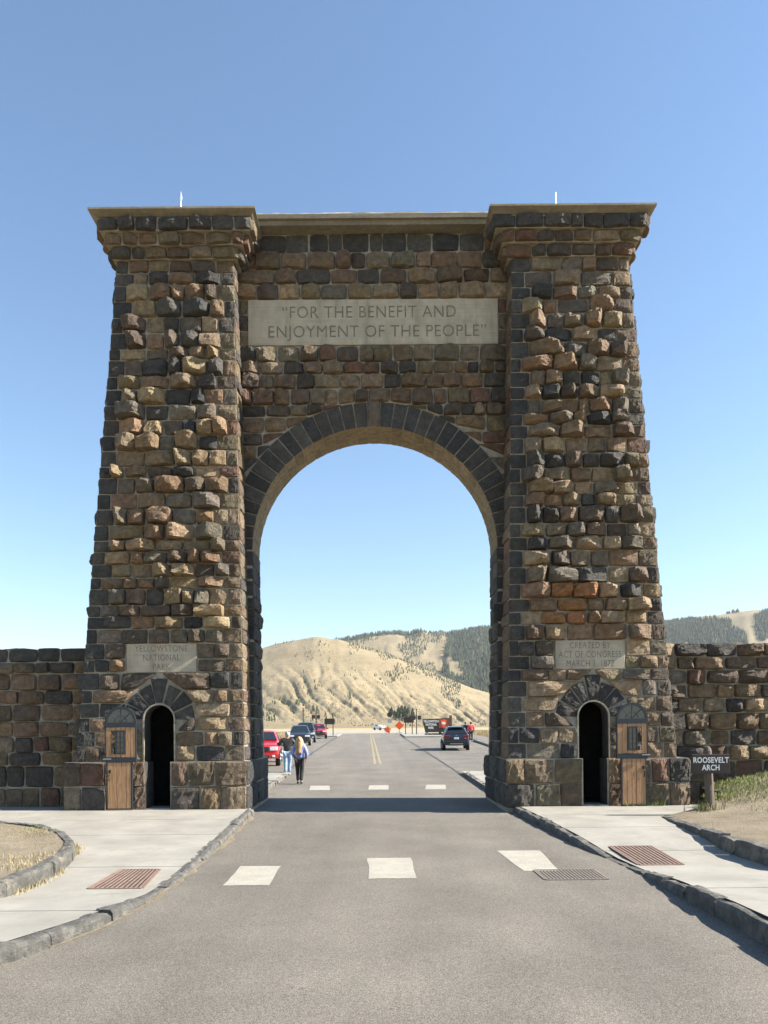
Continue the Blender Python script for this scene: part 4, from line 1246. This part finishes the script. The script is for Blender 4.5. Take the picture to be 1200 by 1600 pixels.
blades('dry_grass', dry, 'grass_dry', 'pale dry grass in the bed and the roadside field', 'grass')

# ---------------------------------------------------------------- islands and paths beyond
path = sheet('path', lambda y: (8.7 + max(0, (y + D0 - 50) * .043), 10.9 + max(0, (y + D0 - 50) * .043)), list(np.arange(14, 86, 1.5)), lambda x, y: gzf(y) + .13, M['asphalt'], 2); tag(path, kind='structure')
kb = setting('kerb_parking')
kerb_stones(kb, [(8.55 + max(0, (d - 50) * .043), d - D0, gzf(d - D0) + .15) for d in np.arange(86, 31, -1.0)], .2, zb=-.1, lo=2.2, hi=3.0)
isl = MB()
def island(name, x0, x1, d0, d1):
    v = []
    for d in np.linspace(d0, d1, 6):
        for x in (x0, x1): v += [(x, d - D0, gzf(d - D0) + .14), (x, d - D0, gzf(d - D0) - .05)]
    f = []
    for k in range(5):
        a = 4 * k
        f += [(a, a + 2, a + 6, a + 4), (a, a + 4, a + 5, a + 1), (a + 2, a + 3, a + 7, a + 6)]
    f += [(0, 1, 3, 2), (20, 22, 23, 21)]
    tag(obj(name, v, f, M['concrete']), kind='structure')
island('island_right', 3.35, 9.6, 87, 104)
island('island_left', -10.5, -4.9, 92, 104)

# ---------------------------------------------------------------- vehicles
def subsurf(o, lv=2):
    m_ = o.modifiers.new('s', 'SUBSURF'); m_.levels = lv; m_.render_levels = lv
    o.data.polygons.foreach_set('use_smooth', [True] * len(o.data.polygons)); return o

def vehicle(name, label, cat, loc, rz, spec):
    """front of the vehicle at -y in its own frame. spec: paint, stations, glass, wheels..."""
    root = empty(name, loc, rz); tag(root, label, cat, 'vehicles parked beyond the arch')
    st = spec['st']
    V, F = [], []
    def section(y, zb, zs, zt, wb, ws, wt):
        h = [(wb * .86, zb), (wb, zb + .10), (ws, zb + (zs - zb) * .55), (ws * .985, zs - .03), (ws * .955, zs), (wt + (.0 if zt - zs < .2 else .02), zt - (.03 if zt - zs < .2 else .09)), (wt * .86, zt - .005), (wt * .45, zt + .01)]
        return [(x, y, z) for x, z in h] + [(-x, y, z) for x, z in h[::-1]]
    for q in st: V += section(*q)
    m = 16
    for i in range(len(st) - 1):
        for k in range(m):
            F.append((i * m + k, i * m + (k + 1) % m, (i + 1) * m + (k + 1) % m, (i + 1) * m + k))
    F += [tuple(range(m))[::-1], tuple(range((len(st) - 1) * m, len(st) * m))]
    body = obj('body', V, F, M[spec['paint']], root)
    bm = bmesh.new(); bm.from_mesh(body.data); bmesh.ops.recalc_face_normals(bm, faces=bm.faces); bm.to_mesh(body.data); bm.free()
    subsurf(body, 2)
    S_ = {q[0]: q for q in st}
    def lerp_st(y):
        a = np.array(st); return [float(np.interp(y, a[:, 0], a[:, k])) for k in range(7)]
    # side windows
    for (ya, yb) in spec['side']:
        for s in (-1, 1):
            q = []
            for y, fz in ((ya, 0), (yb, 0), (yb, 1), (ya, 1)):
                _, zb, zs, zt, wb, ws, wt = lerp_st(y)
                lo_, hi_ = zs + .05, zt - .13
                z = lo_ + (hi_ - lo_) * fz
                u = (z - zs) / max(.05, zt - .09 - zs)
                q.append((s * (ws * .955 + (wt + .02 - ws * .955) * u + .012), y + (0 if fz == 0 else spec.get('rake', 0) * (1 if y == ya else -1)), z))
            q2 = [(x - s * .04, y, z) for x, y, z in q]
            MB().add(q + q2, [(0, 1, 2, 3), (4, 5, 6, 7), (0, 1, 5, 4), (1, 2, 6, 5), (2, 3, 7, 6), (3, 0, 4, 7)]).build('side_window', M['glass_dark'], root)
    for nm, (ya, yb) in (('windshield', spec['front']), ('rear_window', spec['rear'])):
        a, b = lerp_st(ya), lerp_st(yb)
        sg = -1 if nm == 'windshield' else 1
        q = [(-a[5] * .84, ya, a[3] - .02), (a[5] * .84, ya, a[3] - .02), (b[6] * .90, yb, b[3] - .05), (-b[6] * .90, yb, b[3] - .05)]
        off = spec.get('goff', .035)
        q = [(x, y + sg * off, z + off * .6) for x, y, z in q]
        q2 = [(x, y - sg * .06, z - .03) for x, y, z in q]
        MB().add(q + q2, [(0, 1, 2, 3), (4, 5, 6, 7), (0, 1, 5, 4), (1, 2, 6, 5), (2, 3, 7, 6), (3, 0, 4, 7)]).build(nm, M['glass_dark'], root)
    r, wdt = spec['wr'], .24
    for y in spec['axles']:
        for s in (-1, 1):
            tw = lerp_st(y)[4]
            cx_ = s * (tw - .11)
            MB().lathe_x([(-.02, r * 1.16), (.02, r * 1.16)], s * (tw + .005), y, r + .02, 22).build('wheel_arch', M['plastic_dark'], root)
            wh = empty('wheel', (cx_ + s * .06, y, r)); wh.parent = root
            MB().lathe_x([(-wdt / 2, r * .62), (-wdt / 2, r * .93), (-wdt * .36, r), (wdt * .36, r), (wdt / 2, r * .93), (wdt / 2, r * .62)], 0, 0, 0, 22).build('tyre', M['rubber'], wh)
            rim = MB().lathe_x([(s * wdt * .30, r * .62), (s * (wdt / 2 + .004), r * .60), (s * (wdt / 2 - .02), r * .5)], 0, 0, 0, 18)
            for i in range(5):
                a = 2 * math.pi * i / 5
                rim.tube((s * (wdt / 2 - .01), 0, 0), (s * (wdt / 2 - .005), r * .56 * math.cos(a), r * .56 * math.sin(a)), .05, .035, 6)
            rim.build('rim', M['alloy'], wh)
    for nm, mat, x0, x1, ya, yb, z0, z1, mir in spec['bits']:
        for s in ((-1, 1) if mir else (1,)):
            a, b = sorted((s * x0, s * x1))
            MB().cbox(a, b, ya, yb, z0, z1, min(.02, (z1 - z0) * .3, abs(yb - ya) * .3, (b - a) * .3)).build(nm, M[mat], root)
    return root

def pickup(paintk, top=1.80):
    k = top / 1.80
    st = [(-2.72, .48, .78, .82, .70, .80, .70), (-2.66, .40, 1.00, 1.03, .86, .92, .80), (-2.45, .38, 1.08, 1.12, .92, .96, .86), (-1.70, .40, 1.12, 1.18, .93, .97, .88), (-1.15, .40, 1.14, 1.22, .93, .97, .88),
          (-1.02, .40, 1.16, 1.28, .93, .97, .84), (-.35, .40, 1.17, top - .05, .93, .97, .70), (-.15, .40, 1.17, top, .93, .97, .72), (.85, .40, 1.17, top, .93, .97, .72), (1.05, .40, 1.17, top - .05, .93, .97, .70),
          (1.15, .40, 1.17, 1.24, .93, .97, .90), (1.25, .42, 1.17, 1.19, .93, .97, .92), (2.60, .46, 1.17, 1.19, .93, .97, .92), (2.72, .52, 1.14, 1.16, .90, .94, .90)]
    bits = [('headlight', 'headlight', .50, .88, -2.75, -2.50, .80, .99, True), ('grille', 'plastic_dark', -.46, .46, -2.77, -2.60, .74, .99, False), ('bumper', paintk, -.92, .92, -2.86, -2.60, .42, .66, False),
            ('grille_badge', 'chrome', -.12, .12, -2.785, -2.75, .83, .90, False), ('lower_intake', 'plastic_dark', -.5, .5, -2.875, -2.8, .46, .58, False), ('fog_light', 'headlight', .62, .76, -2.88, -2.80, .48, .58, True),
            ('mirror', paintk, .98, 1.20, -.86, -.72, 1.16, 1.36, True), ('mirror_arm', 'plastic_dark', .92, 1.0, -.82, -.74, 1.18, 1.24, True), ('door_handle', 'chrome', .975, 1.0, -.05, .12, 1.02, 1.06, True), ('bumper', 'chrome', -.9, .9, 2.70, 2.84, .48, .68, False), ('taillight', 'taillight', .78, .92, 2.66, 2.76, .82, 1.12, True)]
    return dict(paint=paintk, st=st, side=[(-.55, .18), (.24, .92)], rake=.08, front=(-1.06, -.36), rear=(1.12, 1.03), axles=(-1.78, 1.62), wr=.40, bits=bits, goff=.075)

def suv(paintk, top=1.72, front_dark=True):
    st = [(-2.32, .50, .74, .78, .68, .76, .66), (-2.26, .40, .92, .96, .82, .88, .76), (-2.05, .34, 1.00, 1.04, .88, .92, .82), (-1.45, .32, 1.05, 1.11, .90, .93, .84), (-1.10, .32, 1.07, 1.15, .90, .93, .83),
          (-1.00, .32, 1.08, 1.20, .90, .93, .80), (-.25, .32, 1.09, top - .07, .90, .93, .66), (.0, .32, 1.09, top - .01, .90, .93, .67), (.9, .32, 1.10, top, .90, .93, .66), (1.55, .32, 1.11, top - .04, .90, .93, .63),
          (1.80, .34, 1.12, top - .12, .90, .93, .60), (2.10, .36, 1.12, 1.22, .89, .92, .74), (2.22, .40, 1.02, 1.06, .88, .90, .80), (2.30, .50, .92, .95, .80, .84, .74)]
    bits = [('headlight', 'headlight', .46, .84, -2.36, -2.12, .78, .92, True), ('grille', 'plastic_dark', -.44, .44, -2.38, -2.22, .60, .90, False), ('bumper', 'plastic_dark', -.80, .80, -2.40, -2.2, .40, .54, False), ('grille_badge', 'chrome', -.10, .10, -2.395, -2.37, .74, .80, False),
            ('mirror', paintk, .94, 1.14, -.82, -.68, 1.10, 1.26, True), ('mirror_arm', 'plastic_dark', .88, .96, -.78, -.70, 1.12, 1.17, True), ('roof_rail', 'plastic_dark', .60, .65, -.2, 1.5, top - .01, top + .055, True),
            ('taillight', 'taillight', .46, .88, 2.10, 2.28, .98, 1.10, True), ('bumper', 'plastic_dark', -.84, .84, 2.16, 2.42, .40, .66, False), ('bumper_trim', 'alloy', -.45, .45, 2.41, 2.435, .46, .52, False), ('license_plate', 'plate', -.17, .17, 2.27, 2.325, .80, .94, False), ('tailgate_badge', 'chrome', -.05, .05, 2.19, 2.225, 1.06, 1.11, False), ('model_badge', 'chrome', -.72, -.56, 2.28, 2.30, .86, .90, False),
            ('door_handle', 'chrome', .925, .95, .05, .2, .98, 1.02, True), ('spoiler', paintk, -.58, .58, 1.72, 1.98, top - .10, top - .05, False)]
    return dict(paint=paintk, st=st, side=[(-.55, .12), (.18, .95), (1.0, 1.6)], rake=.08, front=(-1.04, -.26), rear=(2.12, 1.80), axles=(-1.42, 1.35), wr=.36, bits=bits, goff=.035)

def park(kind, name, label, cat, x, d, rz, spec):
    # d: distance of the end that faces the camera
    L = 2.72 if kind == 'pickup' else 2.32
    y = d - D0 + L
    o = vehicle(name, label, cat, (x, y, gzf(y)), R(rz), spec)
    o.rotation_euler = (R(1.09) if abs(rz) < 90 else R(-1.09), 0, R(rz))
    return o
park('pickup', 'pickup_truck', 'bright red pickup truck half hidden behind the left foot of the arch', 'pickup', -6.02, 36.2, 6, pickup('paint_red', 1.74))
park('suv', 'suv', 'black suv parked facing the camera just behind the two walking people', 'suv', -6.75, 63, 5, suv('paint_black', 1.76))
park('pickup', 'pickup_truck', 'dark blue pickup truck parked behind the black suv', 'pickup', -7.05, 71, 5, pickup('paint_navy', 1.95))
park('suv', 'suv', 'maroon red suv, last of the row parked on the left', 'suv', -6.75, 84, 5, suv('paint_maroon', 1.74))
park('suv', 'suv', 'dark blue suv seen from behind with white licence plate on the right', 'suv', 5.75, 52, 180 - 3, suv('paint_blueblack', 1.72))
o = park('suv', 'car', 'white car far down the road, low behind the crest', 'car', 1.0, 205, 35, suv('paint_white', 1.5)); 
o = park('suv', 'car', 'dark car far down the road left of the yellow line', 'car', -19.0, 210, 60, suv('paint_black', 1.5))

# ---------------------------------------------------------------- signs beyond
def two_post(name, label, x, d, w, h, zt, post_h):
    z = gzf(d - D0) + .1
    root = empty(name, (x, d - D0, z)); tag(root, label, 'sign')
    for s in (-1, 1): MB().tube((s * w * .34, .05, -.2), (s * w * .34, .05, post_h), .06, .055, 8).build('post', M['sign_brown'], root)
    MB().cbox(-w / 2, w / 2, -.06, 0, zt - h, zt, .01).build('board', M['sign_brown'], root)
two_post('roadside_sign', 'brown two post sign left of the road beyond the parked row', wx(515, 94), 94, 1.3, .75, 2.2, 2.9)
two_post('roadside_sign', 'brown two post sign right of the road next to the orange diamond', wx(639, 98), 98, 1.3, .75, 2.3, 3.0)
def one_post(name, label, x, d, boards, post_h):
    z = gzf(d - D0)
    root = empty(name, (x, d - D0, z)); tag(root, label, 'sign')
    MB().tube((0, .05, -.2), (0, .05, post_h), .07, .06, 8).build('post', M['sign_brown'], root)
    for (xa, xb, za, zb, m_) in boards: MB().cbox(xa, xb, -.06, 0, za, zb, .01).build('board', M[m_], root)
one_post('roadside_sign', 'tall brown post with two small boards left of the entrance sign', wx(651, 97), 97, [(-.9, -.15, 2.0, 2.6, 'sign_brown'), (.15, .6, 2.05, 2.6, 'sign_brown')], 3.5)
one_post('roadside_sign', 'brown post with two boards above the maroon suv', wx(494, 93), 93, [(-.55, -.1, 2.3, 2.75, 'sign_brown'), (.1, .5, 2.3, 2.75, 'sign_brown')], 3.3)
one_post('utility_post', 'bare dark pole rising behind the parked pickup', wx(474, 90), 90, [(-.12, .12, 3.2, 3.3, 'sign_brown')], 3.6)
def round_sign():
    d = 118; root = empty('road_sign', (wx(609, d), d - D0, gzf(d - D0))); tag(root, 'round sign back over a pale plate on a thin post near the orange signs', 'sign')
    MB().tube((0, 0, -.2), (0, 0, 3.2), .04, .04, 6).build('post', M['alloy'], root)
    MB().tube((0, -.03, 3.0), (0, -.06, 3.0), .42, .42, 16).build('disc', M['sign_brown'], root)
    MB().cbox(-.36, .36, -.06, -.03, 1.7, 2.35, .01).build('plate', M['alloy'], root)
round_sign()
def diamond(x, d, zc, r, rot, label):
    z = gzf(d - D0)
    root = empty('construction_sign', (x, d - D0, z)); tag(root, label, 'sign')
    c = Vector((0, 0, zc))
    pts = [(r * math.cos(R(90 * i + rot)), zc + r * math.sin(R(90 * i + rot))) for i in range(4)]
    MB().prism(pts, -.05, -.02).build('panel', M['orange'], root)
    MB().tube((0, 0, .15), (0, 0, zc + r * .95), .025, .025, 6).build('upright', M['black_metal'], root)
    for sx in (-1, 1):
        for sy in (-1, 1): MB().tube((0, 0, .3), (sx * .5, sy * .4, 0), .02, .02, 5).build('leg', M['black_metal'], root)
    MB().tube((0, 0, zc + r * .95), (.02, 0, zc + r * 1.35), .012, .012, 5).build('flag_staff', M['black_metal'], root)
diamond(wx(624, 108), 108, 1.2, .66, 0, 'upright orange diamond road work sign on a stand')
diamond(wx(606, 122), 122, .6, .60, 18, 'tilted orange diamond sign beside the white car')

def entrance_sign():
    d = 92; z0 = gzf(d - D0) + .14
    xl, xr = wx(660, d), wx(706, d)
    w = xr - xl
    root = empty('entrance_sign', (xl, d - D0, z0)); tag(root, 'dark brown slanted board reading YELLOWSTONE NATIONAL PARK behind the blue suv', 'sign')
    b = MB().prism([(.35, .35), (w - .3, .35), (w - .3, 2.10), (0, 1.98)], -.10, .05).build('board', M['sign_brown'], root)
    MB().prism([(w * .56, .9), (w - .32, .9), (w - .32, 2.0), (w * .56, 1.97)], -.125, -.102).build('emblem_panel', M['sign_red'], root)
    ax, az = w * .72, 1.45
    em = MB().prism([(ax - .38, az + .38), (ax, az + .46), (ax + .38, az + .38), (ax + .30, az - .15), (ax, az - .62), (ax - .30, az - .15)], -.15, -.127).build('emblem', M['orange'], root)
    MB().prism([(ax - .28, az + .02), (ax - .08, az + .26), (ax + .02, az + .12), (ax + .12, az + .22), (ax + .28, az + .0), (ax + .1, az - .16), (ax - .1, az - .12)], -.16, -.151).build('mountain_mark', M['white_letter'], em)
    MB().cbox(w - .3, w + .02, -.16, .14, -.1, 2.45, .02).build('post', M['post_wood'], root)
    MB().cbox(.45, .70, -.08, .1, -.1, .348, .02).build('post', M['post_wood'], root)
    base = MB().cbox(.3, w - .3, -.35, .25, -.1, .28, .05).build('stone_base', M['kerb_basalt'], root)
    for i, (tx, x) in enumerate((('YELLOWSTONE', 1.14), ('NATIONAL', 1.10), ('PARK', 1.06))):
        text_obj('lettering', tx, .42, M['white_letter'], b, facing_front(x, -.104, 1.70 - i * .40, .66, .95), .004, bold=.012)
entrance_sign()

# ---------------------------------------------------------------- people
def skin(verts, edges, radii, lv=2):
    me = bpy.data.meshes.new('tmp'); me.from_pydata(verts, edges, []); me.update()
    o = bpy.data.objects.new('tmp', me); COL.objects.link(o)
    o.modifiers.new('skin', 'SKIN').use_smooth_shade = True
    for i, r in enumerate(radii):
        q = me.skin_vertices[0].data[i]
        q.radius = (r, r) if not isinstance(r, tuple) else r
        q.use_root = i == 0
    sb = o.modifiers.new('sub', 'SUBSURF'); sb.levels = lv; sb.render_levels = lv
    res = evaluated(o, 'tmp')
    bpy.data.objects.remove(o)
    return res
def put(me, name, mat, parent):
    me.name = name; me.materials.clear(); me.materials.append(M[mat])
    me.polygons.foreach_set('use_smooth', [True] * len(me.polygons))
    o = bpy.data.objects.new(name, me); COL.objects.link(o); o.parent = parent; return o
def hand_chain(V, E, Rd, wi, wrist, dirv, side, curl):
    """palm, four fingers and a thumb growing out of wrist vertex wi"""
    d = Vector(dirv).normalized(); sdv = Vector(side).normalized(); c = Vector(curl).normalized()
    w = Vector(wrist)
    palm = w + d * .055
    V.append(tuple(palm)); pi_ = len(V) - 1; E.append((wi, pi_)); Rd.append(.030)
    for k, (off, ln) in enumerate(((-.028, .062), (-.010, .075), (.010, .07), (.027, .055))):
        a = palm + d * .03 + sdv * off
        V.append(tuple(a)); E.append((pi_, len(V) - 1)); Rd.append(.011)
        b = a + d * ln * .6 + c * ln * .15; V.append(tuple(b)); E.append((len(V) - 2, len(V) - 1)); Rd.append(.009)
        e = b + d * ln * .35 + c * ln * .35; V.append(tuple(e)); E.append((len(V) - 2, len(V) - 1)); Rd.append(.008)
    a = w + d * .03 - sdv * .038; V.append(tuple(a)); E.append((pi_, len(V) - 1)); Rd.append(.012)
    b = a + d * .045 - sdv * .012 + c * .01; V.append(tuple(b)); E.append((len(V) - 2, len(V) - 1)); Rd.append(.010)

def person(label, loc, rz, H, pose, top, legs, shoes, hair, hairmat, group, longhair=False, female=False):
    root = empty('person', loc, rz); tag(root, label, 'person', group)
    k = H / 1.75
    sw = .175 if female else .20
    J = dict(pel=(0, 0, .96), sp=(0, .01, 1.14), ch=(0, .015, 1.33), nk=(0, .0, 1.48), hd=(0, .02, 1.60), tp=(0, .015, 1.67))
    for s, n in ((-1, 'l'), (1, 'r')):
        J['sh' + n] = (s * sw, 0, 1.415); J['hp' + n] = (s * .095, 0, .90)
        J['el' + n] = pose['el' + n]; J['wr' + n] = pose['wr' + n]; J['kn' + n] = pose['kn' + n]; J['an' + n] = pose['an' + n]
    sc = lambda p: tuple(c_ * k for c_ in p)
    # body: one continuous skinned figure
    names = ['pel', 'sp', 'ch', 'nk', 'hd', 'tp', 'shl', 'ell', 'wrl', 'shr', 'elr', 'wrr', 'hpl', 'knl', 'anl', 'hpr', 'knr', 'anr']
    rad = dict(pel=.12, sp=.115, ch=.13, nk=.055, hd=.092, tp=.075, sh=.060, el=.042, wr=.030, hp=.085, kn=.058, an=.040)
    V = [sc(J[n]) for n in names]; Rd = [rad.get(n, rad.get(n[:2])) * k for n in names]
    ix = {n: i for i, n in enumerate(names)}
    E = [(ix[a], ix[b]) for a, b in (('pel', 'sp'), ('sp', 'ch'), ('ch', 'nk'), ('nk', 'hd'), ('hd', 'tp'), ('ch', 'shl'), ('shl', 'ell'), ('ell', 'wrl'), ('ch', 'shr'), ('shr', 'elr'), ('elr', 'wrr'), ('pel', 'hpl'), ('hpl', 'knl'), ('knl', 'anl'), ('pel', 'hpr'), ('hpr', 'knr'), ('knr', 'anr'))]
    for n in 'lr':
        e_, w_ = Vector(sc(J['el' + n])), Vector(sc(J['wr' + n]))
        dv = (w_ - e_).normalized()
        hand_chain(V, E, Rd, ix['wr' + n], w_, dv, Vector((0, 1, 0)) if abs(dv.y) < .7 else Vector((1, 0, 0)), (.3 if n == 'l' else -.3, .6, 0))
        an = Vector(sc(J['an' + n])); V.append((an.x, an.y + .13 * k, an.z - .055 * k)); Rd.append(.035 * k); E.append((ix['an' + n], len(V) - 1))
    hd = Vector(sc(J['hd']))
    for p, r in (((0, .105, -.005), .016), ((-.09, .0, .0), .018), ((.09, .0, .0), .018)):   # nose and ears
        V.append(tuple(hd + Vector(p) * k)); Rd.append(r * k); E.append((ix['hd'], len(V) - 1))
    put(skin(V, E, Rd), 'body', 'skin', root)
    # jacket
    nm = ['sp0', 'sp', 'ch', 'nk0', 'shl', 'ell', 'wrl', 'shr', 'elr', 'wrr']
    J['sp0'] = (0, 0, .86 if not female else .85); J['nk0'] = (0, 0, 1.47)
    rr = dict(sp0=.165, sp=.162, ch=.168, nk0=.082, sh=.098, el=.076, wr=.055)
    ix = {n: i for i, n in enumerate(nm)}
    lower = {}
    V = []
    for n in nm:
        p = Vector(sc(J[n]))
        if n[:2] == 'wr':
            e_ = Vector(sc(J['el' + n[2]])); p = e_.lerp(p, .93)
        V.append(tuple(p))
    Rd = [((rr.get(n, rr.get(n[:2])) * k) if n not in ('sp0', 'sp', 'ch') else (rr[n] * k * 1.08, rr[n] * k * .85)) for n in nm]
    E = [(ix[a], ix[b]) for a, b in (('sp0', 'sp'), ('sp', 'ch'), ('ch', 'nk0'), ('ch', 'shl'), ('shl', 'ell'), ('ell', 'wrl'), ('ch', 'shr'), ('shr', 'elr'), ('elr', 'wrr'))]
    put(skin(V, E, Rd), 'jacket', top, root)
    # trousers
    nm = ['pel', 'hpl', 'knl', 'anl', 'hpr', 'knr', 'anr']; ix = {n: i for i, n in enumerate(nm)}
    V = [list(sc(J[n])) for n in nm]
    for n in ('anl', 'anr'): V[ix[n]][2] += .01
    rr = dict(pel=.140, hp=.108, kn=.080, an=.066)
    Rd = [rr.get(n, rr.get(n[:2])) * k for n in nm]
    E = [(ix[a], ix[b]) for a, b in (('pel', 'hpl'), ('hpl', 'knl'), ('knl', 'anl'), ('pel', 'hpr'), ('hpr', 'knr'), ('knr', 'anr'))]
    put(skin([tuple(q) for q in V], E, Rd), 'trousers', legs, root)
    for n in 'lr':
        an = Vector(sc(J['an' + n]))
        z = an.z - .048 * k
        put(skin([(an.x, an.y - .055 * k, z), (an.x, an.y + .06 * k, z), (an.x, an.y + .17 * k, z - .008)], [(0, 1), (1, 2)], [.046 * k, .050 * k, .036 * k]), 'shoe', shoes, root)
    # hair
    if hair:
        hv = Vector(sc(J['hd']))
        bm = bmesh.new(); bmesh.ops.create_uvsphere(bm, u_segments=18, v_segments=12, radius=1)
        for q in bm.verts:
            x, y, z = q.co
            rr_ = 1 + .06 * math.sin(7 * x + 3 * z) + U(-.02, .02)
            cut_ = y > .35 and z < .35
            q.co = Vector((x * .104 * rr_, (y * .115 if not cut_ else y * .07) * rr_ - .012, z * .12 * rr_ + .055)) * k + hv
            if cut_ : q.co.z += .03 * k
        me = bpy.data.meshes.new('hair'); bm.to_mesh(me); bm.free()
        ho = put(me, 'hair', hairmat, root)
        if longhair:
            V, F = [], []
            n, L = 26, 9
            for j in range(L):
                u = j / (L - 1)
                for i in range(n):
                    a = math.pi * (1.02 + .96 * i / (n - 1))
                    w_ = (.108 + .075 * math.sin(min(1, u * 1.3) * 2.2)) * (1 - .25 * u ** 3)
                    dp = .10 + .07 * u
                    wob = 1 + .10 * math.sin(i * 2.7 + j * .5) + U(-.03, .03)
                    end = .05 * math.sin(i * 1.9) + U(-.02, .02) if j == L - 1 else 0
                    V.append(tuple(Vector((w_ * math.cos(a) * wob, dp * math.sin(a) * wob - .03 * u, .10 - u * .56 + end)) * k + hv))
            for j in range(L - 1):
                for i in range(n - 1): F.append((j * n + i, (j + 1) * n + i, (j + 1) * n + i + 1, j * n + i + 1))
            m_ = len(V)
            V += [(x * .55, y * .45 + hv.y * .3, z) for x, y, z in V[:m_]]
            for j in range(L - 1):
                for i in range(n - 1): F.append((m_ + j * n + i, m_ + j * n + i + 1, m_ + (j + 1) * n + i + 1, m_ + (j + 1) * n + i))
            for i in range(n - 1): F.append(((L - 1) * n + i, m_ + (L - 1) * n + i, m_ + (L - 1) * n + i + 1, (L - 1) * n + i + 1))
            o = obj('long_hair', V, F, M[hairmat], root, True)
    return root
def pose(**kw):
    p = dict(ell=(-.27, -.02, 1.15), wrl=(-.27, .10, .92), elr=(.27, -.02, 1.15), wrr=(.27, .10, .92), knl=(-.10, .05, .50), anl=(-.10, .0, .09), knr=(.10, .05, .50), anr=(.10, .0, .09))
    p.update(kw); return p
dm, dwm = 30.9, 26.7
person('grey haired man in black jacket and light jeans walking away from the camera', (wx(449, dm), dm - D0, gzf(dm - D0)), R(4), 1.81,
       pose(ell=(-.36, -.03, 1.22), wrl=(-.40, .17, 1.30), elr=(.35, -.02, 1.20), wrr=(.30, .20, 1.16), knl=(-.085, .0, .50), anl=(-.075, -.12, .11), knr=(.075, .11, .51), anr=(.06, .13, .10)), 'jacket_black', 'denim', 'shoe_light', True, 'hair_grey', 'people walking along the road')
person('woman with long blonde hair in blue jacket and black trousers walking away', (wx(467.5, dwm), dwm - D0, gzf(dwm - D0)), R(-3), 1.70,
       pose(ell=(-.27, .0, 1.14), wrl=(-.20, .16, .98), elr=(.28, -.03, 1.14), wrr=(.24, .08, .92), knl=(-.085, .10, .51), anl=(-.08, .16, .10), knr=(.085, .02, .50), anr=(.085, -.14, .11)), 'jacket_blue', 'cloth_black', 'shoe', True, 'hair_blonde', 'people walking along the road', True, True)
d = 68
person('person in red shirt and dark trousers standing by the blue suv', (wx(736, d), d - D0, gzf(d - D0) + .13), R(10), 1.78, pose(), 'cloth_red', 'cloth_black', 'shoe_light', True, 'hair_dark', 'people by the path')
d = 70
person('person in dark clothes partly hidden behind the blue suv', (wx(727.5, d), d - D0, gzf(d - D0) + .13), R(-15), 1.76, pose(), 'cloth_navy', 'cloth_black', 'shoe', True, 'hair_dark', 'people by the path')
